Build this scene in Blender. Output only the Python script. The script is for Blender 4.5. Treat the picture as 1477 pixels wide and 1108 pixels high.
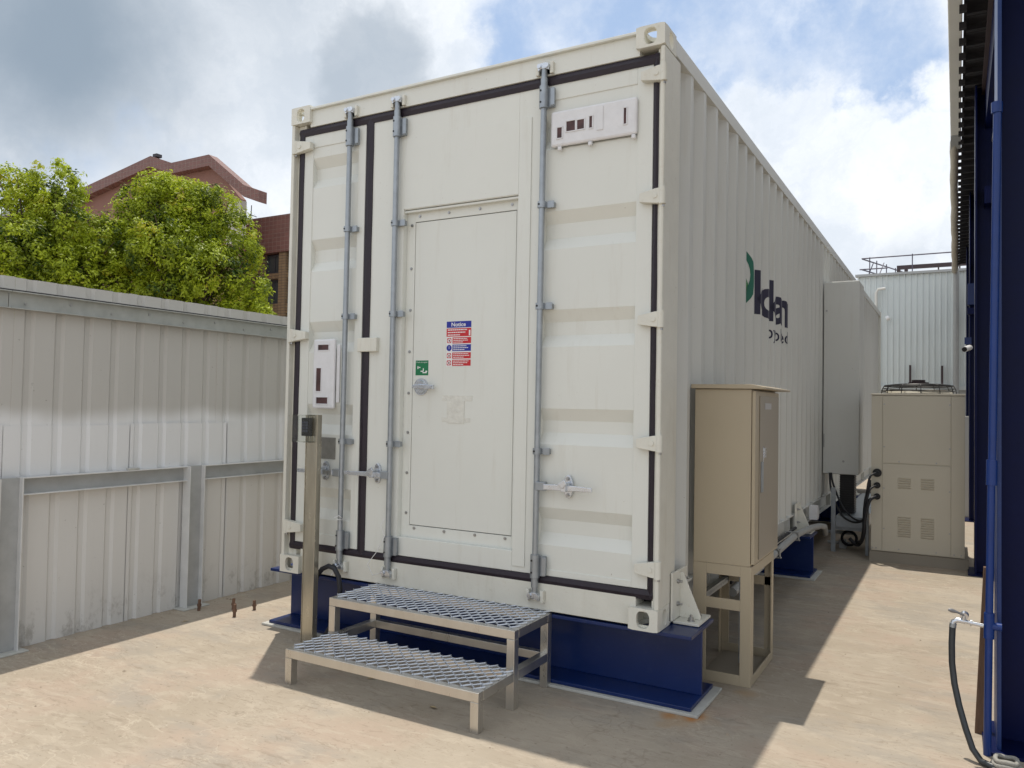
import bpy, bmesh, math, random
from mathutils import Vector, Matrix, noise
R = math.radians
random.seed(7)
for o in list(bpy.data.objects): bpy.data.objects.remove(o)
sc = bpy.context.scene
col = sc.collection

# ------------------------------------------------------------------ camera
CAM = Vector((1.2107, -3.5442, 1.0493))
cr = Vector((0.86924946, 0.49404427, 0.01804523))
cu = Vector((-0.00184556, -0.03325809, 0.99944509))
cf = Vector((-0.49437027, 0.86880041, 0.02799779))
cd = bpy.data.cameras.new('camera'); cam = bpy.data.objects.new('camera', cd); col.objects.link(cam)
cam.matrix_world = Matrix(((cr.x, cu.x, -cf.x, CAM.x), (cr.y, cu.y, -cf.y, CAM.y), (cr.z, cu.z, -cf.z, CAM.z), (0, 0, 0, 1)))
cd.sensor_width = 36; cd.lens = 1127.56 / 1477 * 36; cd.clip_start = .05; cd.clip_end = 1000
sc.camera = cam
sc.view_settings.view_transform = 'Standard'; sc.view_settings.look = 'None'
sc.view_settings.exposure = 0.34; sc.view_settings.gamma = 1; sc.view_settings.use_curve_mapping = False

# ------------------------------------------------------------------ sun
SUN = Vector((-0.525, 0.70, 3.256)).normalized()
sl = bpy.data.lights.new('sun', 'SUN'); so = bpy.data.objects.new('sun', sl); col.objects.link(so)
sl.energy = 2.95; sl.angle = R(.55); sl.color = (1, .93, .82)
so.rotation_euler = SUN.to_track_quat('Z', 'Y').to_euler()

# ------------------------------------------------------------------ world: Nishita sky and clouds
SKY_STRENGTH = 0.1
w = bpy.data.worlds.new('World'); sc.world = w; w.use_nodes = True
nt = w.node_tree; nt.nodes.clear()
def N(t, **k):
    n = nt.nodes.new(t)
    for a, b in k.items(): setattr(n, a, b)
    return n
def L(a, b): nt.links.new(a, b)
def M(op, a, b=None, c=None, clamp=False):
    n = N('ShaderNodeMath', operation=op, use_clamp=clamp)
    for i, v in enumerate((a, b, c)):
        if v is None: continue
        if isinstance(v, (int, float)): n.inputs[i].default_value = v
        else: L(v, n.inputs[i])
    return n.outputs[0]
def mixc(f, a, b):
    n = N('ShaderNodeMix', data_type='RGBA')
    for s, v in ((n.inputs[0], f), (n.inputs[6], a), (n.inputs[7], b)):
        if isinstance(v, (tuple, float, int)): s.default_value = v if not isinstance(v, tuple) else (*v, 1)
        else: L(v, s)
    return n.outputs[2]
def sstep(v, a, b):
    n = N('ShaderNodeMapRange', interpolation_type='SMOOTHSTEP'); L(v, n.inputs[0])
    n.inputs[1].default_value = a; n.inputs[2].default_value = b; return n.outputs[0]
def nz(vec, scale, detail=6, rough=.55, off=(0, 0, 0)):
    mp = N('ShaderNodeMapping'); mp.inputs['Location'].default_value = off; L(vec, mp.inputs[0])
    n = N('ShaderNodeTexNoise'); n.inputs['Scale'].default_value = scale; n.inputs['Detail'].default_value = detail
    n.inputs['Roughness'].default_value = rough; L(mp.outputs[0], n.inputs[0]); return n
sky = N('ShaderNodeTexSky', sky_type='NISHITA'); sky.sun_disc = False
sky.sun_elevation = math.asin(SUN.z); sky.sun_rotation = math.atan2(SUN.x, SUN.y)
tc = N('ShaderNodeTexCoord'); D = tc.outputs['Generated']
# wobble the direction a little so that cloud edges billow
wn = nz(D, 5.0, 8, .62)
wv = N('ShaderNodeVectorMath', operation='MULTIPLY_ADD'); L(wn.outputs['Color'], wv.inputs[0])
wv.inputs[1].default_value = (.26, .26, .26); 
sb = N('ShaderNodeVectorMath', operation='SUBTRACT'); L(D, sb.inputs[0]); sb.inputs[1].default_value = (.13, .13, .13)
L(sb.outputs[0], wv.inputs[2]); DW = wv.outputs[0]
w2n = nz(D, 3.5, 7, .6, (2, 8, 5)); w2 = N('ShaderNodeVectorMath', operation='MULTIPLY_ADD'); L(w2n.outputs['Color'], w2.inputs[0]); w2.inputs[1].default_value = (.20, .20, .20)
sb2 = N('ShaderNodeVectorMath', operation='SUBTRACT'); L(D, sb2.inputs[0]); sb2.inputs[1].default_value = (.10, .10, .10); L(sb2.outputs[0], w2.inputs[2]); DS = w2.outputs[0]
def pixdir(u, v):
    return (cf + cr * ((u - 738.5) / 1127.56) - cu * ((v - 554) / 1127.56)).normalized()
def blob(u, v, ru, soft=1.0, vec=None):
    d = pixdir(u, v)
    n = N('ShaderNodeVectorMath', operation='DISTANCE'); L(vec or DW, n.inputs[0]); n.inputs[1].default_value = d
    r = ru / 1127.56
    return sstep(n.outputs['Value'], r * (1 + .45 * soft), r * (1 - .55 * soft))
def mx(*a):
    r = a[0]
    for b in a[1:]: r = M('MAXIMUM', r, b)
    return r
# general field outside the frame: broken cumulus with gaps of blue
big = nz(D, 2.2, 7, .55, (3.1, 1.7, .4)).outputs['Fac']
blue = mx(blob(760, 60, 90, .9), blob(900, 20, 110, .9), blob(1030, 75, 100, .8), blob(1150, 90, 90, .8), blob(1270, 80, 95, .8), blob(1300, 150, 60, .9),
          M('MULTIPLY', sstep(big, .56, .68), .9))
cov = mx(blob(1060, 190, 80, .5), blob(1140, 175, 75, .5), blob(1230, 190, 70, .5), blob(1330, 230, 70, .5), blob(1375, 130, 50, .6), blob(1150, 300, 150, .6), blob(600, 120, 90, .6), blob(640, 40, 60, .9))
wisp = sstep(nz(D, 7, 9, .65, (.3, 2, 1)).outputs['Fac'], .38, .72)
bluef = M('MULTIPLY', blue, M('SUBTRACT', 1, M('MULTIPLY', cov, .92)), clamp=True)
bluef = M('MULTIPLY', bluef, M('SUBTRACT', 1.0, M('MULTIPLY', wisp, .55)), clamp=True)
dark = mx(M('MULTIPLY', blob(60, 50, 180, 1.6, DS), 1.0), M('MULTIPLY', blob(-70, 130, 130, 1.5, DS), .5), M('MULTIPLY', blob(240, 45, 160, 1.7, DS), .26), M('MULTIPLY', blob(340, -70, 190, 1.7, DS), .45), M('MULTIPLY', blob(512, 86, 84, .6, DS), .62), M('MULTIPLY', blob(385, 100, 40, 1.2, DS), .2), M('MULTIPLY', blob(1340, 350, 55, 1.1, DS), .2))
dn = sstep(nz(DW, 2.6, 7, .55, (7, 3, 1)).outputs['Fac'], .45, .75)
darkf = mx(dark, M('MULTIPLY', dn, .05))
shade = nz(DW, 6.5, 9, .6, (1, 5, 2)).outputs['Fac']
c_white = mixc(sstep(shade, .34, .66), (6.4, 6.9, 7.55), (8.2, 8.5, 8.9))
c_cloud = mixc(darkf, c_white, (2.55, 3.15, 3.85))
skyb = N('ShaderNodeVectorMath', operation='MULTIPLY'); L(sky.outputs[0], skyb.inputs[0]); skyb.inputs[1].default_value = (1.0, 1.0, 1.0)
skym = mixc(.75, skyb.outputs[0], (3.75, 5.0, 7.1))      # thin veil over the blue
cfin = mixc(bluef, c_cloud, skym)
bg = N('ShaderNodeBackground'); L(cfin, bg.inputs[0]); bg.inputs[1].default_value = SKY_STRENGTH
wo = N('ShaderNodeOutputWorld'); L(bg.outputs[0], wo.inputs[0])

# ------------------------------------------------------------------ materials
def mat(name, color, rough=.5, metal=0, var=.06, vscale=3, bump=0, bscale=40, dirt=0, dirtcol=(.2, .17, .13), spec=.5, coat=0, stretch=(1, 1, 1), rvar=.1, drip=0):
    m = bpy.data.materials.new(name); m.use_nodes = True
    t = m.node_tree; b = t.nodes['Principled BSDF']
    b.inputs['Metallic'].default_value = metal; b.inputs['Specular IOR Level'].default_value = spec
    b.inputs['Coat Weight'].default_value = coat
    g = t.nodes.new('ShaderNodeNewGeometry'); mp = t.nodes.new('ShaderNodeMapping'); mp.inputs['Scale'].default_value = stretch
    t.links.new(g.outputs['Position'], mp.inputs[0])
    n = t.nodes.new('ShaderNodeTexNoise'); n.inputs['Scale'].default_value = vscale; n.inputs['Detail'].default_value = 6; n.inputs['Roughness'].default_value = .6
    t.links.new(mp.outputs[0], n.inputs[0])
    r = t.nodes.new('ShaderNodeMapRange'); t.links.new(n.outputs['Fac'], r.inputs[0])
    r.inputs[1].default_value = .25; r.inputs[2].default_value = .75; r.inputs[3].default_value = 1 - var; r.inputs[4].default_value = 1 + var
    mu = t.nodes.new('ShaderNodeVectorMath'); mu.operation = 'SCALE'; mu.inputs[0].default_value = color[:3]; t.links.new(r.outputs[0], mu.inputs['Scale'])
    out = mu.outputs[0]
    if dirt:
        n2 = t.nodes.new('ShaderNodeTexNoise'); n2.inputs['Scale'].default_value = vscale * 4; n2.inputs['Detail'].default_value = 9; n2.inputs['Roughness'].default_value = .72
        t.links.new(mp.outputs[0], n2.inputs[0])
        r2 = t.nodes.new('ShaderNodeMapRange'); t.links.new(n2.outputs['Fac'], r2.inputs[0]); r2.inputs[1].default_value = .56; r2.inputs[2].default_value = .78; r2.inputs[4].default_value = dirt
        mi = t.nodes.new('ShaderNodeMix'); mi.data_type = 'RGBA'; t.links.new(r2.outputs[0], mi.inputs[0]); t.links.new(out, mi.inputs[6]); mi.inputs[7].default_value = (*dirtcol, 1)
        out = mi.outputs[2]
    if drip:
        mp2 = t.nodes.new('ShaderNodeMapping'); mp2.inputs['Scale'].default_value = (1, 1, .10); t.links.new(g.outputs['Position'], mp2.inputs[0])
        n5 = t.nodes.new('ShaderNodeTexNoise'); n5.inputs['Scale'].default_value = 16; n5.inputs['Detail'].default_value = 7; n5.inputs['Roughness'].default_value = .65; t.links.new(mp2.outputs[0], n5.inputs[0])
        r5 = t.nodes.new('ShaderNodeMapRange'); t.links.new(n5.outputs['Fac'], r5.inputs[0]); r5.inputs[1].default_value = .56; r5.inputs[2].default_value = .82; r5.inputs[4].default_value = drip
        m5 = t.nodes.new('ShaderNodeMix'); m5.data_type = 'RGBA'; t.links.new(r5.outputs[0], m5.inputs[0]); t.links.new(out, m5.inputs[6]); m5.inputs[7].default_value = (.40, .34, .24, 1); out = m5.outputs[2]
        n6 = t.nodes.new('ShaderNodeTexNoise'); n6.inputs['Scale'].default_value = 70; n6.inputs['Detail'].default_value = 2; t.links.new(g.outputs['Position'], n6.inputs[0])
        r6 = t.nodes.new('ShaderNodeMapRange'); t.links.new(n6.outputs['Fac'], r6.inputs[0]); r6.inputs[1].default_value = .76; r6.inputs[2].default_value = .80; r6.inputs[4].default_value = .7
        m6 = t.nodes.new('ShaderNodeMix'); m6.data_type = 'RGBA'; t.links.new(r6.outputs[0], m6.inputs[0]); t.links.new(out, m6.inputs[6]); m6.inputs[7].default_value = (.20, .12, .06, 1); out = m6.outputs[2]
    t.links.new(out, b.inputs['Base Color'])
    r3 = t.nodes.new('ShaderNodeMapRange'); t.links.new(n.outputs['Fac'], r3.inputs[0]); r3.inputs[3].default_value = max(.03, rough - rvar); r3.inputs[4].default_value = min(1, rough + rvar)
    t.links.new(r3.outputs[0], b.inputs['Roughness'])
    if bump:
        n3 = t.nodes.new('ShaderNodeTexNoise'); n3.inputs['Scale'].default_value = bscale; n3.inputs['Detail'].default_value = 5
        t.links.new(mp.outputs[0], n3.inputs[0])
        bp = t.nodes.new('ShaderNodeBump'); bp.inputs['Strength'].default_value = bump; bp.inputs['Distance'].default_value = .004
        t.links.new(n3.outputs['Fac'], bp.inputs['Height']); t.links.new(bp.outputs[0], b.inputs['Normal'])
    m.diffuse_color = (*color[:3], 1)
    return m
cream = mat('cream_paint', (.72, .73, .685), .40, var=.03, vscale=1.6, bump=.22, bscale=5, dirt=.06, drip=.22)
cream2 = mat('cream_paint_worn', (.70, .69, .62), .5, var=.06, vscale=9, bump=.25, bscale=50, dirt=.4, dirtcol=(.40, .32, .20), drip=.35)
creamshade = mat('cream_paint_shaded', (.615, .62, .59), .4, var=.035, vscale=1.2, bump=.2, bscale=5, dirt=.06, drip=.25)  # same container cream, darkened by colour for the shaded side
seal = mat('door_seal_rubber', (.017, .010, .019), .5, var=.25, vscale=25, bump=.5, bscale=60)
zinc = mat('galvanised_steel', (.36, .39, .42), .42, metal=.75, var=.15, vscale=18, bump=.1, bscale=80)
zincb = mat('bright_zinc', (.62, .65, .70), .28, metal=.9, var=.1, vscale=30)
steelmesh = mat('expanded_steel', (.50, .53, .58), .35, metal=.8, var=.15, vscale=20)
inox = mat('brushed_stainless', (.64, .62, .58), .30, metal=.9, var=.1, vscale=12, stretch=(1, 1, .15), dirt=.15)
golden = mat('film_wrapped_stainless', (.50, .46, .37), .25, metal=.7, var=.2, vscale=6, stretch=(4, 4, .6), dirt=.15)
bluep = mat('blue_beam_paint', (.002, .017, .10), .32, var=.15, vscale=4, bump=.25, bscale=9, dirt=.45, dirtcol=(.035, .05, .11))
navy = mat('navy_steel_paint', (.0028, .0068, .050), .40, var=.2, vscale=4, dirt=.06, dirtcol=(.03, .035, .07), spec=.15)
pipeblue = mat('blue_pipe_paint', (.002, .030, .18), .35, var=.12, vscale=8, dirt=.2, dirtcol=(.05, .10, .26))
litblue = mat('blue_paint_lit_flange', (.010, .035, .15), .4, var=.2, vscale=8, dirt=.5, dirtcol=(.06, .11, .24))  # lighter blue for one column flange, the light on it put into the colour
grout = mat('pale_grout', (.46, .46, .43), .85, var=.12, vscale=15, bump=.5, bscale=60)
tapew = mat('white_tape', (.74, .74, .76), .35, var=.06, vscale=14, bump=1.0, bscale=18)
voidm = mat('cut_out_dark', (.075, .035, .035), .6, var=.6, vscale=22)
beige = mat('beige_cabinet_paint', (.43, .365, .26), .42, var=.04, vscale=3, bump=.08, bscale=60, dirt=.05)
beiged = mat('brown_grey_door_paint', (.33, .29, .23), .45, var=.06, vscale=6, bump=.08)
chil = mat('chiller_beige_paint', (.57, .53, .435), .45, var=.03, vscale=2, bump=.05, dirt=.06)
child = mat('chiller_base_paint', (.25, .215, .165), .55, var=.08, vscale=4, dirt=.15)
black = mat('black_plastic', (.012, .012, .014), .45, var=.2, vscale=10)
rubber = mat('black_rubber', (.016, .017, .022), .55, var=.3, vscale=16)
greyb = mat('grey_conduit', (.33, .335, .33), .5, var=.08, vscale=8, dirt=.1)
bolt_m = mat('steel_bolt', (.42, .42, .42), .35, metal=.9, var=.15, vscale=50)
rust = mat('rusty_steel', (.15, .085, .055), .8, var=.4, vscale=40, bump=.6, bscale=90)
wood = mat('weathered_wood', (.15, .085, .05), .75, var=.3, vscale=12, stretch=(6, 6, .7), bump=.5, bscale=40)
red = mat('sign_red', (.55, .012, .02), .4, var=.03)
signblue = mat('sign_blue', (.01, .02, .30), .4, var=.03)
green = mat('sign_green', (.005, .17, .065), .4, var=.03)
leafgreen = mat('emblem_green', (.003, .13, .08), .5, var=.05)
lettr = mat('navy_lettering', (.008, .006, .035), .5, var=.05)
white = mat('sign_white', (.78, .78, .78), .4, var=.02)
greyplate = mat('grey_data_plate', (.24, .235, .215), .4, var=.15, vscale=30, metal=.2)
bwhite = mat('pale_cladding', (.60, .645, .645), .5, var=.03, vscale=.8, stretch=(1, 1, .3), dirt=.08, dirtcol=(.3, .3, .28))
bwhite2 = mat('pale_grey_wall', (.40, .41, .41), .7, var=.06, vscale=1)
gutw = mat('white_gutter', (.68, .67, .63), .5, var=.08, vscale=3, dirt=.15)
wrap = mat('beige_wrap', (.40, .37, .31), .8, var=.12, vscale=9, bump=.5, bscale=14)
sheetdark = mat('aged_roof_sheet', (.028, .027, .031), .6, var=.35, vscale=6, dirt=.5, dirtcol=(.03, .014, .009), spec=.2)
darksteel = mat('dark_red_brown_steel', (.05, .032, .035), .6, var=.2)
railm = mat('purple_grey_rail', (.085, .075, .11), .5, var=.2)
plaster = mat('pale_plaster', (.5, .48, .43), .8, var=.08)
roofdark = mat('dark_roof_gap', (.05, .05, .06), .7, var=.2)
barkm = mat('bark', (.09, .065, .045), .9, var=.3, vscale=8, bump=.7, bscale=30)
straw = mat('dry_leaf', (.35, .27, .16), .8, var=.2)

def clearmat():
    m = bpy.data.materials.new('clear_acrylic'); m.use_nodes = True; t = m.node_tree
    b = t.nodes['Principled BSDF']; b.inputs['Transmission Weight'].default_value = 1; b.inputs['Roughness'].default_value = .04
    b.inputs['IOR'].default_value = 1.35; b.inputs['Base Color'].default_value = (.86, .88, .86, 1); return m
clear = clearmat()
def glassmat():
    m = mat('window_glass', (.06, .075, .08), .12, var=.2, vscale=1, spec=.8); return m
wglass = glassmat()

def tilemat(name, c1, c2, cm, sx, sz, axes='xz'):
    m = bpy.data.materials.new(name); m.use_nodes = True; t = m.node_tree; b = t.nodes['Principled BSDF']
    g = t.nodes.new('ShaderNodeNewGeometry'); s = t.nodes.new('ShaderNodeSeparateXYZ'); t.links.new(g.outputs['Position'], s.inputs[0])
    ad = t.nodes.new('ShaderNodeMath'); ad.operation = 'ADD'; t.links.new(s.outputs['X'], ad.inputs[0]); t.links.new(s.outputs['Y'], ad.inputs[1])
    c = t.nodes.new('ShaderNodeCombineXYZ'); t.links.new(ad.outputs[0], c.inputs[0]); t.links.new(s.outputs['Z'], c.inputs[1])
    br = t.nodes.new('ShaderNodeTexBrick'); br.offset = 0; br.inputs['Scale'].default_value = 1
    br.inputs['Color1'].default_value = (*c1, 1); br.inputs['Color2'].default_value = (*c2, 1); br.inputs['Mortar'].default_value = (*cm, 1)
    br.inputs['Brick Width'].default_value = sx; br.inputs['Row Height'].default_value = sz; br.inputs['Mortar Size'].default_value = .014; br.inputs['Mortar Smooth'].default_value = .3
    t.links.new(c.outputs[0], br.inputs[0]); t.links.new(br.outputs[0], b.inputs['Base Color']); b.inputs['Roughness'].default_value = .5
    bp = t.nodes.new('ShaderNodeBump'); bp.inputs['Distance'].default_value = .02; bp.invert = True; t.links.new(br.outputs['Fac'], bp.inputs['Height']); t.links.new(bp.outputs[0], b.inputs['Normal'])
    return m
tilepink = tilemat('red_brown_tile', (.19, .085, .07), (.155, .07, .058), (.26, .165, .14), .26, .20)
tileyel = tilemat('tan_tile', (.27, .185, .105), (.23, .155, .09), (.14, .10, .07), .22, .13)
tilepale = mat('pinkish_wall', (.235, .12, .095), .8, var=.08)

def fencemat():
    m = bpy.data.materials.new('fence_paint'); m.use_nodes = True; t = m.node_tree; b = t.nodes['Principled BSDF']
    def n(x, **k):
        q = t.nodes.new(x)
        for a, c in k.items(): setattr(q, a, c)
        return q
    g = n('ShaderNodeNewGeometry'); s = n('ShaderNodeSeparateXYZ'); t.links.new(g.outputs['Position'], s.inputs[0])
    def nzz(sc_, det, stretch=(1, 1, 1), rough=.6):
        mp = n('ShaderNodeMapping'); mp.inputs['Scale'].default_value = stretch; t.links.new(g.outputs['Position'], mp.inputs[0])
        q = n('ShaderNodeTexNoise'); q.inputs['Scale'].default_value = sc_; q.inputs['Detail'].default_value = det; q.inputs['Roughness'].default_value = rough
        t.links.new(mp.outputs[0], q.inputs[0]); return q.outputs['Fac']
    def mr(v, a, b2, c=0, d=1):
        q = n('ShaderNodeMapRange', interpolation_type='SMOOTHSTEP'); t.links.new(v, q.inputs[0]); q.inputs[1].default_value = a; q.inputs[2].default_value = b2; q.inputs[3].default_value = c; q.inputs[4].default_value = d; return q.outputs[0]
    def ma(op, a, c):
        q = n('ShaderNodeMath', operation=op)
        for i, v in enumerate((a, c)):
            if isinstance(v, (int, float)): q.inputs[i].default_value = v
            else: t.links.new(v, q.inputs[i])
        return q.outputs[0]
    def mi(f, a, c):
        q = n('ShaderNodeMix', data_type='RGBA')
        for i, v in ((0, f), (6, a), (7, c)):
            if isinstance(v, tuple): q.inputs[i].default_value = (*v, 1)
            else: t.links.new(v, q.inputs[i])
        return q.outputs[2]
    # white respray below an uneven sprayed line
    zz = ma('ADD', s.outputs['Z'], ma('MULTIPLY', nzz(2.2, 3, (.2, 1, .5)), .16))
    spray = mr(zz, 1.10, .98)
    base = mi(nzz(1.5, 5, (1, 1, .25)), (.45, .44, .415), (.51, .50, .475))
    c = mi(spray, base, (.72, .73, .74))
    # below the rail: older chalky paint
    low = mr(ma('ADD', s.outputs['Z'], ma('MULTIPLY', nzz(5, 3), .05)), .60, .54)
    c = mi(low, c, mi_low := mi(nzz(3, 6, (1, 1, .4)), (.60, .59, .565), (.70, .69, .67)))
    # mud splash with a shape of its own at the foot
    foot = ma('MULTIPLY', mr(s.outputs['Z'], -.02, -.34), mr(nzz(6, 10, (1, 1.3, .8), .75), .50, .66))
    c = mi(ma('MULTIPLY', foot, .45), c, (.13, .105, .075))
    spk = mr(nzz(38, 3, (1, 1, 1)), .70, .76)
    c = mi(ma('MULTIPLY', spk, .5), c, (.2, .19, .17))
    t.links.new(c, b.inputs['Base Color']); b.inputs['Roughness'].default_value = .6
    bp = n('ShaderNodeBump'); bp.inputs['Strength'].default_value = .3; bp.inputs['Distance'].default_value = .006; t.links.new(nzz(7, 5), bp.inputs['Height']); t.links.new(bp.outputs[0], b.inputs['Normal'])
    return m
fencep = fencemat()

def groundmat():
    m = bpy.data.materials.new('yard_concrete'); m.use_nodes = True; t = m.node_tree; b = t.nodes['Principled BSDF']
    def n(x, **k):
        q = t.nodes.new(x)
        for a, c in k.items(): setattr(q, a, c)
        return q
    g = n('ShaderNodeNewGeometry')
    def nzz(sc_, det, stretch=(1, 1, 1), rough=.6, rot=0, dist=0):
        mp = n('ShaderNodeMapping'); mp.inputs['Scale'].default_value = stretch; mp.inputs['Rotation'].default_value = (0, 0, rot); t.links.new(g.outputs['Position'], mp.inputs[0])
        q = n('ShaderNodeTexNoise'); q.inputs['Scale'].default_value = sc_; q.inputs['Detail'].default_value = det; q.inputs['Roughness'].default_value = rough; q.inputs['Distortion'].default_value = dist
        t.links.new(mp.outputs[0], q.inputs[0]); return q.outputs['Fac']
    def mr(v, a, b2, c=0, d=1):
        q = n('ShaderNodeMapRange', interpolation_type='SMOOTHSTEP'); t.links.new(v, q.inputs[0]); q.inputs[1].default_value = a; q.inputs[2].default_value = b2; q.inputs[3].default_value = c; q.inputs[4].default_value = d; return q.outputs[0]
    def ma(op, a, c):
        q = n('ShaderNodeMath', operation=op)
        for i, v in enumerate((a, c)):
            if isinstance(v, (int, float)): q.inputs[i].default_value = v
            else: t.links.new(v, q.inputs[i])
        return q.outputs[0]
    def mi(f, a, c):
        q = n('ShaderNodeMix', data_type='RGBA')
        for i, v in ((0, f), (6, a), (7, c)):
            if isinstance(v, tuple): q.inputs[i].default_value = (*v, 1)
            elif isinstance(v, float): q.inputs[i].default_value = v
            else: t.links.new(v, q.inputs[i])
        return q.outputs[2]
    c = mi(mr(nzz(.9, 8, (1, 1, 1), .65), .38, .62), (.335, .285, .222), (.395, .342, .275))
    c = mi(ma('MULTIPLY', mr(nzz(1.7, 6, (1, 1, 1), .6, .4), .46, .62), .8), c, (.375, .298, .235))       # pinkish patches
    c = mi(ma('MULTIPLY', mr(nzz(1.25, 9, (1, 1.7, 1), .66, -.4), .49, .62), .75), c, (.305, .275, .232))      # grey patches
    c = mi(ma('MULTIPLY', mr(nzz(5.5, 10, (1, 2.6, 1), .70, .5, .6), .50, .63), .55), c, (.43, .372, .298))   # pale trowel skims
    c = mi(ma('MULTIPLY', mr(nzz(8, 10, (1, 4.0, 1), .70, .35, .9), .54, .66), .45), c, (.22, .175, .13))    # dark trowel streaks
    c = mi(ma('MULTIPLY', mr(nzz(55, 4), .62, .72), .55), c, (.17, .13, .095))                              # pitting
    c = mi(ma('MULTIPLY', mr(nzz(26, 4), .30, .22), .5), c, (.5, .45, .37))
    for (sc_, rot_, lo_, ms, cl, am) in ((2.6, .5, .014, 1.3, (.52, .455, .365), .55), (3.4, -.3, .010, 1.9, (.20, .16, .12), .5), (6.5, .9, .016, 2.4, (.23, .185, .14), .4), (5.2, .2, .018, 1.6, (.50, .44, .35), .45)):
        ab_ = ma('ABSOLUTE', ma('SUBTRACT', nzz(sc_, 7, (1, 1.9, 1), .58, rot_, .5), .5), 0)
        c = mi(ma('MULTIPLY', ma('MULTIPLY', mr(ab_, lo_, 0), mr(nzz(ms, 4, (1, 1, 1), .6, rot_ + 1), .50, .62)), am), c, cl)
    # fine cracks
    vo = n('ShaderNodeTexVoronoi', feature='DISTANCE_TO_EDGE'); vo.inputs['Scale'].default_value = .75
    wv_ = n('ShaderNodeVectorMath', operation='ADD'); q = n('ShaderNodeTexNoise'); q.inputs['Scale'].default_value = 3; q.inputs['Detail'].default_value = 6
    t.links.new(g.outputs['Position'], q.inputs[0]); t.links.new(q.outputs['Color'], wv_.inputs[0]); t.links.new(g.outputs['Position'], wv_.inputs[1]); t.links.new(wv_.outputs[0], vo.inputs[0])
    crack = ma('MULTIPLY', mr(vo.outputs['Distance'], .009, .002), mr(nzz(.8, 2, (1, 1, 1)), .52, .6))
    c = mi(ma('MULTIPLY', crack, .22), c, (.15, .115, .08))
    # rust stain that ran from the end of the beam
    def spot(x, y, r, a, colr, c, sc_=9):
        d = n('ShaderNodeVectorMath', operation='DISTANCE'); d.inputs[1].default_value = (x, y, -.36)
        ad = n('ShaderNodeVectorMath', operation='ADD'); q = n('ShaderNodeTexNoise'); q.inputs['Scale'].default_value = sc_; q.inputs['Detail'].default_value = 6
        t.links.new(g.outputs['Position'], q.inputs[0])
        m_ = n('ShaderNodeVectorMath', operation='MULTIPLY_ADD'); t.links.new(q.outputs['Color'], m_.inputs[0]); m_.inputs[1].default_value = (r * 1.6,) * 3; t.links.new(g.outputs['Position'], m_.inputs[2])
        ad.operation = 'SUBTRACT'; t.links.new(m_.outputs[0], ad.inputs[0]); ad.inputs[1].default_value = (r * .8,) * 3
        t.links.new(ad.outputs[0], d.inputs[0])
        return mi(ma('MULTIPLY', mr(d.outputs['Value'], r, r * .1), a), c, colr)
    c = spot(.135, -.0, .19, .5, (.42, .26, .12), c)
    c = spot(.16, .02, .075, .9, (.42, .17, .04), c)
    c = spot(.06, -.02, .06, .7, (.42, .19, .05), c)
    c = spot(.30, .45, .09, .45, (.36, .22, .10), c)
    t.links.new(c, b.inputs['Base Color']); b.inputs['Roughness'].default_value = .82; b.inputs['Specular IOR Level'].default_value = .3
    bp = n('ShaderNodeBump'); bp.inputs['Strength'].default_value = .28; bp.inputs['Distance'].default_value = .012
    h = ma('ADD', nzz(7, 9, (1, 2.4, 1), .62, .5, .6), ma('MULTIPLY', nzz(60, 4), .25)); t.links.new(h, bp.inputs['Height']); t.links.new(bp.outputs[0], b.inputs['Normal'])
    return m
ground = groundmat()

def leafmat(name, cold, cyoung, cyel):
    m = bpy.data.materials.new(name); m.use_nodes = True; t = m.node_tree; t.nodes.clear()
    o = t.nodes.new('ShaderNodeOutputMaterial'); a = t.nodes.new('ShaderNodeAttribute'); a.attribute_name = 'tint'
    r = t.nodes.new('ShaderNodeValToRGB'); t.links.new(a.outputs['Fac'], r.inputs[0])
    e = r.color_ramp.elements; e[0].position = 0; e[0].color = (*cold, 1); e[1].position = .55; e[1].color = (*cyoung, 1)
    x = e.new(.93); x.color = (*cyoung, 1); x = e.new(1); x.color = (*cyel, 1)
    d = t.nodes.new('ShaderNodeBsdfPrincipled'); d.inputs['Roughness'].default_value = .45; d.inputs['Specular IOR Level'].default_value = .35
    tr = t.nodes.new('ShaderNodeBsdfTranslucent'); mx_ = t.nodes.new('ShaderNodeMixShader'); mx_.inputs[0].default_value = .45
    t.links.new(r.outputs[0], d.inputs['Base Color']); t.links.new(r.outputs[0], tr.inputs[0])
    t.links.new(d.outputs[0], mx_.inputs[1]); t.links.new(tr.outputs[0], mx_.inputs[2]); t.links.new(mx_.outputs[0], o.inputs[0])
    return m
leafm = leafmat('tree_leaves', (.026, .066, .010), (.40, .48, .03), (.50, .46, .04))

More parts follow.
